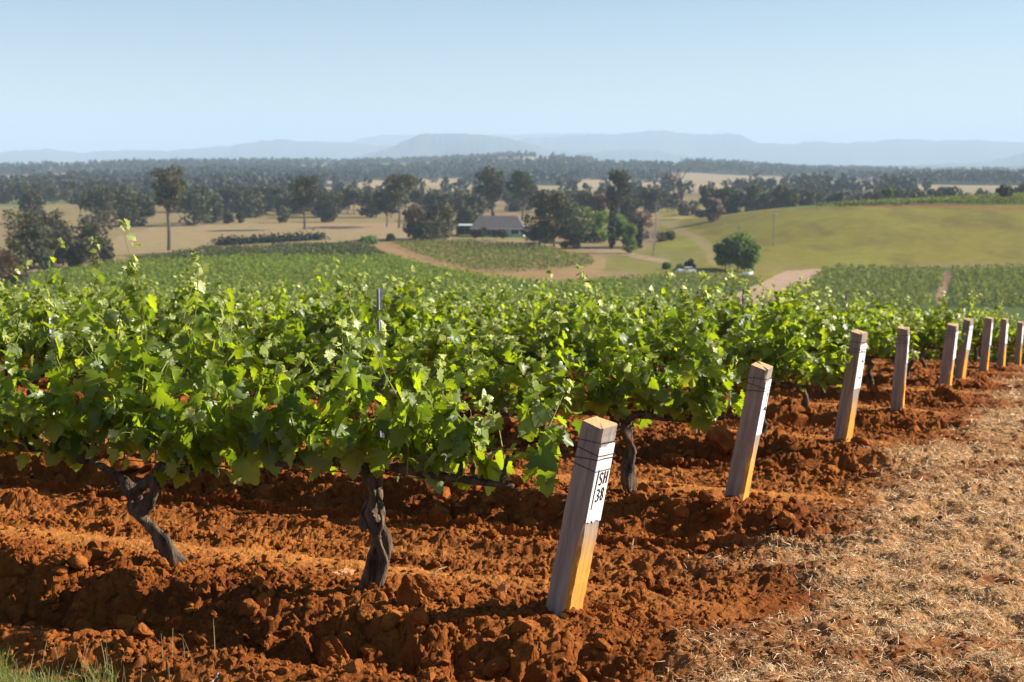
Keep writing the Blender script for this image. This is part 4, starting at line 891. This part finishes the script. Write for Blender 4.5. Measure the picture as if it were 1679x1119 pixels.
h = rng.uniform(9, 16, nt_); w_ = h*rng.uniform(.55, .95, nt_)
d = rng.normal(size=(nt_, per, 3)); d /= np.linalg.norm(d, axis=2)[:, :, None]
C_ = np.stack([x, y, z+h*.55], -1)[:, None, :]+d*np.stack([w_*.42, w_*.42, h*.42], -1)[:, None, :]*rng.uniform(.5, 1, (nt_, per, 1))
V, Fq = quads(rng, C_.reshape(-1, 3), np.repeat(h*.15, per)*rng.uniform(.7, 1.3, nt_*per))
M['wood'] = fol('woodland_foliage', (.034, .042, .026), .15, .08); tag(obj('woodland', mesh_from('woodland', V, Fq), M['wood']), kind='stuff')
# ------------------------------------------------------------------ far vineyard rows
M['rowleaf'] = fol('far_vine_foliage', (.165, .215, .022), .35, .45); M['rowdark'] = fol('far_dark_vine_foliage', (.085, .10, .03), .35, .3); M['rowyoung'] = fol('young_vine_foliage', (.14, .165, .036), .35, .35)
def ground_pts(a, b_, n): # straight line on the terrain between two world points
    s_ = np.linspace(0, 1, n); x = a[0]+(b_[0]-a[0])*s_; y = a[1]+(b_[1]-a[1])*s_; return x, y
def vrow(a, b_, mat, lab, grp, dens=11, hgt=1.35, wid=.42, leaf=.21, clump=0.0, seed=0, mask=None):
    L = math.hypot(b_[0]-a[0], b_[1]-a[1]); rng = np.random.default_rng(seed); n = int(L*dens); s_ = rng.uniform(0, 1, n)
    if clump: s_ = (np.floor(s_*L/clump)+.5+rng.normal(0, .24, n))*clump/L
    x = a[0]+(b_[0]-a[0])*s_; y = a[1]+(b_[1]-a[1])*s_
    if mask is not None:
        k = mask(x, y); x, y = x[k], y[k]
        if len(x) < 40: return
    n = len(x); x = x+rng.normal(0, wid, n)*.7; y = y+rng.normal(0, wid, n)*.7
    hh = hgt*(1+.18*vn(x/2.5, y/2.5, seed+1)); z = terrain(x, y)+.30+hh*rng.uniform(0, 1, n)**.8*.85
    V, Fq = quads(rng, np.stack([x, y, z], -1), leaf*rng.uniform(.6, 1.4, n))
    o = obj('vine_row', mesh_from('vine_row', V, Fq), M[mat]); tag(o, lab, 'vine row', grp)
def polymask(poly, jag=1.5):
    def f(x, y):
        px, py = project(x, y, terrain(x, y)); return inpoly(px+jag*2*vn(x/6, y/6, 5), py+jag*vn(x/7, y/7, 6), poly)
    return f
def block(poly, dirv, spacing, mat, lab, grp, **kw):
    """fill a field outline with straight parallel rows"""
    C4 = np.array([hit_far(*p)[:2] for p in poly]); d = np.array(dirv, float); d /= np.linalg.norm(d); nn = np.array([-d[1], d[0]])
    u = C4@nn; v = C4@d; k = 0
    for s_ in np.arange(u.min()+spacing/2, u.max(), spacing):
        vrow(nn*s_+d*v.min(), nn*s_+d*v.max(), mat, lab, grp, seed=int(abs(s_)*10)+k, mask=polymask(poly), **kw); k += 1
LEFT = [(45, 500), (55, 456), (200, 433), (430, 424), (640, 424), (700, 438), (800, 456), (900, 470), (1010, 462), (1060, 500)]
block(LEFT, (1, .32), 3.6, 'rowleaf', 'long green vine row in the low field beyond the crest', 'vine rows in the low green field', dens=9, leaf=.30)
block([(190, 432), (340, 410), (560, 402), (600, 403), (640, 424), (430, 424), (300, 428)], (1, .32), 4.2, 'rowdark', 'dull dark vine row on the brown strip above the low green field', 'vine rows on the brown strip', dens=11, leaf=.36, hgt=1.1)
block([(640, 400), (730, 397), (880, 405), (965, 424), (975, 438), (880, 446), (790, 449), (720, 432)], (1, -.20), 4.0, 'rowyoung', 'sparse young vine row on reddish soil in front of the farmhouse', 'young vine rows before the farmhouse', dens=12, leaf=.27, hgt=1.2)
block([(1010, 466), (1110, 451), (1225, 458), (1255, 465), (1180, 500), (1040, 500)], (1, 1.15), 4.4, 'rowyoung', 'diagonal vine row beside the parked cars and the dirt road', 'diagonal vine rows by the cars', dens=12, leaf=.24)
block([(1366, 441), (1546, 443), (1538, 470), (1528, 505), (1240, 505), (1310, 470)], (.30, 1), 2.5, 'rowyoung', 'vine row left of the bare rut in the right hand block', 'vine rows of the block left of the rut', dens=12, leaf=.27, wid=.75, hgt=1.2)
block([(1564, 443), (1700, 440), (1700, 505), (1546, 505), (1556, 470)], (.30, 1), 2.5, 'rowyoung', 'vine row right of the bare rut in the right hand block', 'vine rows of the block right of the rut', dens=12, leaf=.27, wid=.75, hgt=1.2)
block([(1330, 341), (1400, 336), (1560, 328), (1700, 322), (1700, 337), (1560, 336), (1420, 339)], (1, .10), 3.2, 'rowyoung', 'vine row along the top of the right hand hill', 'vine rows on the hilltop', dens=13, leaf=.35)
# dark bank in the left paddock
mb = MB(); xs0 = np.linspace(362, 525, 40); rng = np.random.default_rng(5); P = np.array([hit_far(p, 403-(p-362)*.058) for p in xs0])
tm0 = MB(); tm0.tube(P+np.array([0, 0, .2]), 1.1*(1+.25*rng.normal(size=40)*.6), 7); hd_o = obj('hedge', tm0, M['cyp'])
c = P[rng.integers(0, 40, 2600)]+rng.normal(0, 1, (2600, 3))*np.array([1.6, 1.2, .8])+np.array([0, 0, .9]); V, Fq = quads(rng, c, .5*rng.uniform(.6, 1.3, 2600)); obj('leaves', mesh_from('leaves', V, Fq), M['cyp'], hd_o)
tag(hd_o, 'long low dark hedge across the left paddock edge', 'hedge')
# ------------------------------------------------------------------ farmhouse
M['wall'] = noisy('pale_blue_weatherboard', (.40, .53, .55), (.48, .60, .62), 1.5, .7); M['roof'] = noisy('grey_roof', (.075, .065, .065), (.12, .105, .105), 1.2, .8); M['trim'] = noisy('white_trim', (.75, .76, .75), (.82, .82, .82), 2, .6); M['glassd'] = noisy('dark_window', (.012, .016, .02), (.03, .035, .04), 2, .15, spec=.5); M['deck'] = noisy('verandah_post', (.25, .28, .28), (.35, .38, .38), 2, .7)
hx, hy, hz = hit_far(818, 389); ppm = hy/F
ho = empty('farmhouse', (hx, hy+4, gz(hx, hy+4)), R(-6)); tag(ho, 'pale blue single storey farmhouse with a long grey hipped roof', 'house')
Wd = 84*ppm; Dp = 8.5; Hw = 3.3; Rh = 3.7
mb = MB(); mb.box((0, 0, Hw/2-.3), (Wd, Dp, Hw+.6)); obj('wall', mb, M['wall'], ho)
mb = MB(); e = .7; x0, x1, y0, y1 = -Wd/2-e, Wd/2+e, -Dp/2-1.2, Dp/2+e; rz0 = Hw-.35; V = [(x0, y0, rz0), (x1, y0, rz0), (x1, y1, rz0+.3), (x0, y1, rz0+.3), (x0+2.6, 0, Hw+Rh), (x1-3.2, 0, Hw+Rh)]
mb.add(V, [np.array([[0, 1, 5, 4], [2, 3, 4, 5], [3, 2, 1, 0]]), np.array([[1, 2, 5], [3, 0, 4]])]); rf = obj('roof', mb, M['roof'], ho)
mb = MB(); mb.box((0, y0-.06, rz0-.12), (Wd+1.4, .12, .22)); obj('gutter', mb, M['trim'], rf)
mb = MB(); mb.box((-2, .9, Hw+Rh+.2), (.9, .9, 1.6)); obj('chimney', mb, M['roof'], rf)
def window(cx, w_, h_, cz):
    mb = MB(); mb.box((cx, -Dp/2-.06, cz), (w_+.3, .1, h_+.3)); f_ = obj('window', mb, M['trim'], ho); mb = MB(); mb.box((cx, -Dp/2-.125, cz), (w_, .05, h_)); obj('pane', mb, M['glassd'], f_)
window(-Wd*.17, 5.2, 1.9, 1.5); window(Wd*.05, 2.0, 2.0, 1.4); window(Wd*.34, 2.6, 1.5, 1.7); window(-Wd*.42, 1.6, 1.4, 1.6)
mb = MB(); mb.box((Wd*.15, -Dp/2-.07, 1.05), (1.0, .09, 2.1)); obj('door', mb, M['deck'], ho)
for cx in np.linspace(-Wd*.40, Wd*.16, 5):
    mb = MB(); mb.box((cx, y0+.2, rz0/2-.2), (.16, .16, rz0+.2)); obj('verandah_post', mb, M['deck'], ho)
mb = MB(); mb.box((-Wd*.12, y0+.5, .1), (Wd*.62, 1.2, .35)); obj('verandah_floor', mb, M['deck'], ho)
mb = MB(); mb.box((Wd/2+.15, -1, 1.7), (.25, 1.2, 4.0)); obj('gable_screen', mb, M['trim'], ho)
cx_, cy_, cz_ = hit_far(763, 387); co = empty('carport', (cx_, cy_+4, gz(cx_, cy_+4)), R(-4)); tag(co, 'flat white roofed open carport joined to the left of the farmhouse', 'carport')
mb = MB(); mb.box((0, 0, 3.45), (6.4, 7, .32)); obj('roof', mb, M['trim'], co); mb = MB(); mb.box((0, 3.2, 1.6), (5.8, .2, 3.4)); obj('wall', mb, M['cyp'], co); mb = MB(); mb.box((-2.95, 0.2, 1.6), (.2, 6.0, 3.4)); obj('shade_side', mb, M['cyp'], co)  # near-black back and side sheets paint in the shade under the open roof
for sx_ in (-2.9, 0, 2.9):
    mb = MB(); mb.box((sx_, -3.3, 1.6), (.14, .14, 3.38)); obj('post', mb, M['deck'], co)
# ------------------------------------------------------------------ parked cars
M['carw'] = noisy('white_car_paint', (.72, .74, .76), (.78, .80, .82), .5, .25, spec=.5); M['tyre'] = noisy('tyre_rubber', (.012, .012, .012), (.025, .025, .025), 8, .8); M['rim'] = noisy('wheel_rim', (.35, .35, .36), (.5, .5, .5), 8, .4); M['lamp'] = noisy('lamp_glass', (.6, .6, .55), (.8, .8, .75), 8, .2); M['red'] = noisy('tail_lamp', (.4, .02, .02), (.5, .04, .03), 8, .3)
def car(px, py, rz, lab, wagon=True):
    X, Y, Z = hit_far(px, py); o = empty('parked_car', (X, Y, Z+.02), rz); tag(o, lab, 'car')
    prof = [(-2.15, .35), (-2.2, .75), (-2.05, .98), (-1.0, 1.04), (1.95, 1.02), (2.15, .85), (2.15, .40), (1.8, .28), (-1.8, .28)]
    def ex(pr, w0, w1, m_, nm):
        mb = MB(); n = len(pr); zs = np.array([p[1] for p in pr]); f_ = (zs-zs.min())/(np.ptp(zs)+1e-6); hw = w0+(w1-w0)*f_
        V = [(p[0], -a, p[1]) for p, a in zip(pr, hw)]+[(p[0], a, p[1]) for p, a in zip(pr, hw)]
        j = np.arange(n); jn = (j+1) % n; mb.add(V, [np.stack([j, j+n, jn+n, jn], -1)])
        me_ = mb.mesh(nm); bm = bmesh.new(); bm.from_mesh(me_); bm.verts.ensure_lookup_table()
        bm.faces.new([bm.verts[i] for i in range(n)]); bm.faces.new([bm.verts[n+i] for i in range(n-1, -1, -1)]); bmesh.ops.recalc_face_normals(bm, faces=bm.faces)
        bmesh.ops.bevel(bm, geom=list(bm.edges), offset=.04, segments=2, affect='EDGES'); bm.to_mesh(me_); bm.free(); return obj(nm, me_, m_, o)
    ex(prof, .84, .82, M['carw'], 'body'); ex([(-1.05, 1.0), (-.45, 1.42), (1.55 if wagon else 1.0, 1.42), (2.0 if wagon else 1.6, 1.0)], .80, .62, M['glassd'], 'windows'); ex([(-.5, 1.41), (-.42, 1.48), (1.45 if wagon else .95, 1.48), (1.58 if wagon else 1.05, 1.41)], .64, .60, M['carw'], 'roof')
    for sx_ in (-1.35, 1.35):
        for sy in (-.80, .80):
            mb = MB(); mb.tube([[sx_, sy-.1, .32], [sx_, sy+.1, .32]], .32, 18); wh = obj('wheel', mb, M['tyre'], o); mb = MB(); mb.tube([[sx_, sy-.115, .32], [sx_, sy+.115, .32]], .19, 14); obj('rim', mb, M['rim'], wh)
    for sy in (-.6, .6):
        mb = MB(); mb.box((-2.19, sy, .78), (.06, .34, .16)); obj('headlight', mb, M['lamp'], o); mb = MB(); mb.box((2.16, sy, .80), (.06, .3, .16)); obj('tail_light', mb, M['red'], o)
car(1125, 449, R(14), 'white parked car seen from the side beside the dark shrub'); car(1226, 454, R(70), 'white parked car seen from behind, right of the green tree clump', False)
# power poles
M['pole'] = noisy('pole_timber', (.16, .13, .11), (.28, .24, .20), 2, .9)
def pole(px, top, base, lab, arm=True, depth=None):
    X, Y, Z = hit_far(px, base) if depth is None else ((px-CXP)/F*depth, depth, gz((px-CXP)/F*depth, depth)); h = CAMZ-(top-265)/F*Y-Z; o = empty('power_pole', (X, Y, Z)); tag(o, lab, 'pole', 'power poles on the slope')
    mb = MB(); mb.tube([[0, 0, -.3], [0, 0, h]], [.17, .12], 8); obj('shaft', mb, M['pole'], o)
    if arm:
        mb = MB(); mb.box((0, -.15, h-.7), (1.5, .12, .14)); ar = obj('crossarm', mb, M['pole'], o)
        for x_ in (-.65, 0, .65): mb = MB(); mb.tube([[x_, -.15, h-.63], [x_, -.15, h-.42]], [.06, .04], 6); obj('insulator', mb, M['trim'], ar)
pole(1268, 348, 404, 'slim dark power pole standing alone on the open hillside'); pole(1075, 330, 402, 'pale tall power pole among the garden shrubs'); pole(1212, 368, 436, 'power pole top poking above the green tree clump', depth=352)
# ------------------------------------------------------------------ haze
hb = bpy.data.meshes.new('haze'); bm = bmesh.new(); bmesh.ops.create_cube(bm, size=1); bm.to_mesh(hb); bm.free()
hz_o = bpy.data.objects.new('haze', hb); COL.objects.link(hz_o); hz_o.scale = (56000, 56000, 480); hz_o.location = (0, 0, 440-240)
m, nt, b = new_mat('haze_air'); nt.nodes.remove(b); pv = N(nt, 'ShaderNodeVolumePrincipled'); pv.inputs['Color'].default_value = (.56, .735, .93, 1); pv.inputs['Density'].default_value = HAZE; pv.inputs['Anisotropy'].default_value = 0.0
nt.links.new(pv.outputs[0], nt.nodes['Material Output'].inputs['Volume']); hb.materials.append(m); hz_o['kind'] = 'stuff'
#END3
# ------------------------------------------------------------------ camera, sun, sky
cd = bpy.data.cameras.new('camera'); cam = bpy.data.objects.new('camera', cd); COL.objects.link(cam)
cam.location = (0, 0, CAMZ); cam.rotation_euler = (math.pi/2-PITCH, 0, 0); cd.lens = 50; cd.sensor_width = 36; cd.clip_start = .05; cd.clip_end = 60000
cd.dof.use_dof = True; cd.dof.focus_distance = 6.6; cd.dof.aperture_fstop = 4.5
SC.camera = cam
EL = R(30); SH = np.array([.985, .13]); SH = SH/np.linalg.norm(SH)
sd = Vector((SH[0]*math.cos(EL), SH[1]*math.cos(EL), math.sin(EL)))
sl = bpy.data.lights.new('sun', 'SUN'); sl.energy = 5.0; sl.angle = R(.53); sl.color = (1, .93, .82)
so = bpy.data.objects.new('sun', sl); COL.objects.link(so); so.rotation_euler = sd.to_track_quat('Z', 'Y').to_euler(); so.location = (20, 5, 30)
w = bpy.data.worlds.new('World'); SC.world = w; w.use_nodes = True; nt = w.node_tree
sk = nt.nodes.new('ShaderNodeTexSky'); sk.sky_type = 'NISHITA'; sk.sun_disc = False; sk.sun_elevation = EL; sk.sun_rotation = math.atan2(SH[0], SH[1])
sk.air_density = 0.80; sk.dust_density = 0.12; sk.ozone_density = 1.1; sk.altitude = 100
nt.links.new(sk.outputs[0], nt.nodes['Background'].inputs[0]); nt.nodes['Background'].inputs[1].default_value = 0.050
SC.view_settings.view_transform = 'Standard'; SC.view_settings.look = 'None'; SC.view_settings.exposure = 1.28; SC.view_settings.gamma = 1
SC.cycles.max_bounces = 6; SC.cycles.diffuse_bounces = 2; SC.cycles.transmission_bounces = 3; SC.cycles.glossy_bounces = 2; SC.cycles.volume_bounces = 1
SC.cycles.use_denoising = True; SC.cycles.caustics_reflective = False; SC.cycles.caustics_refractive = False
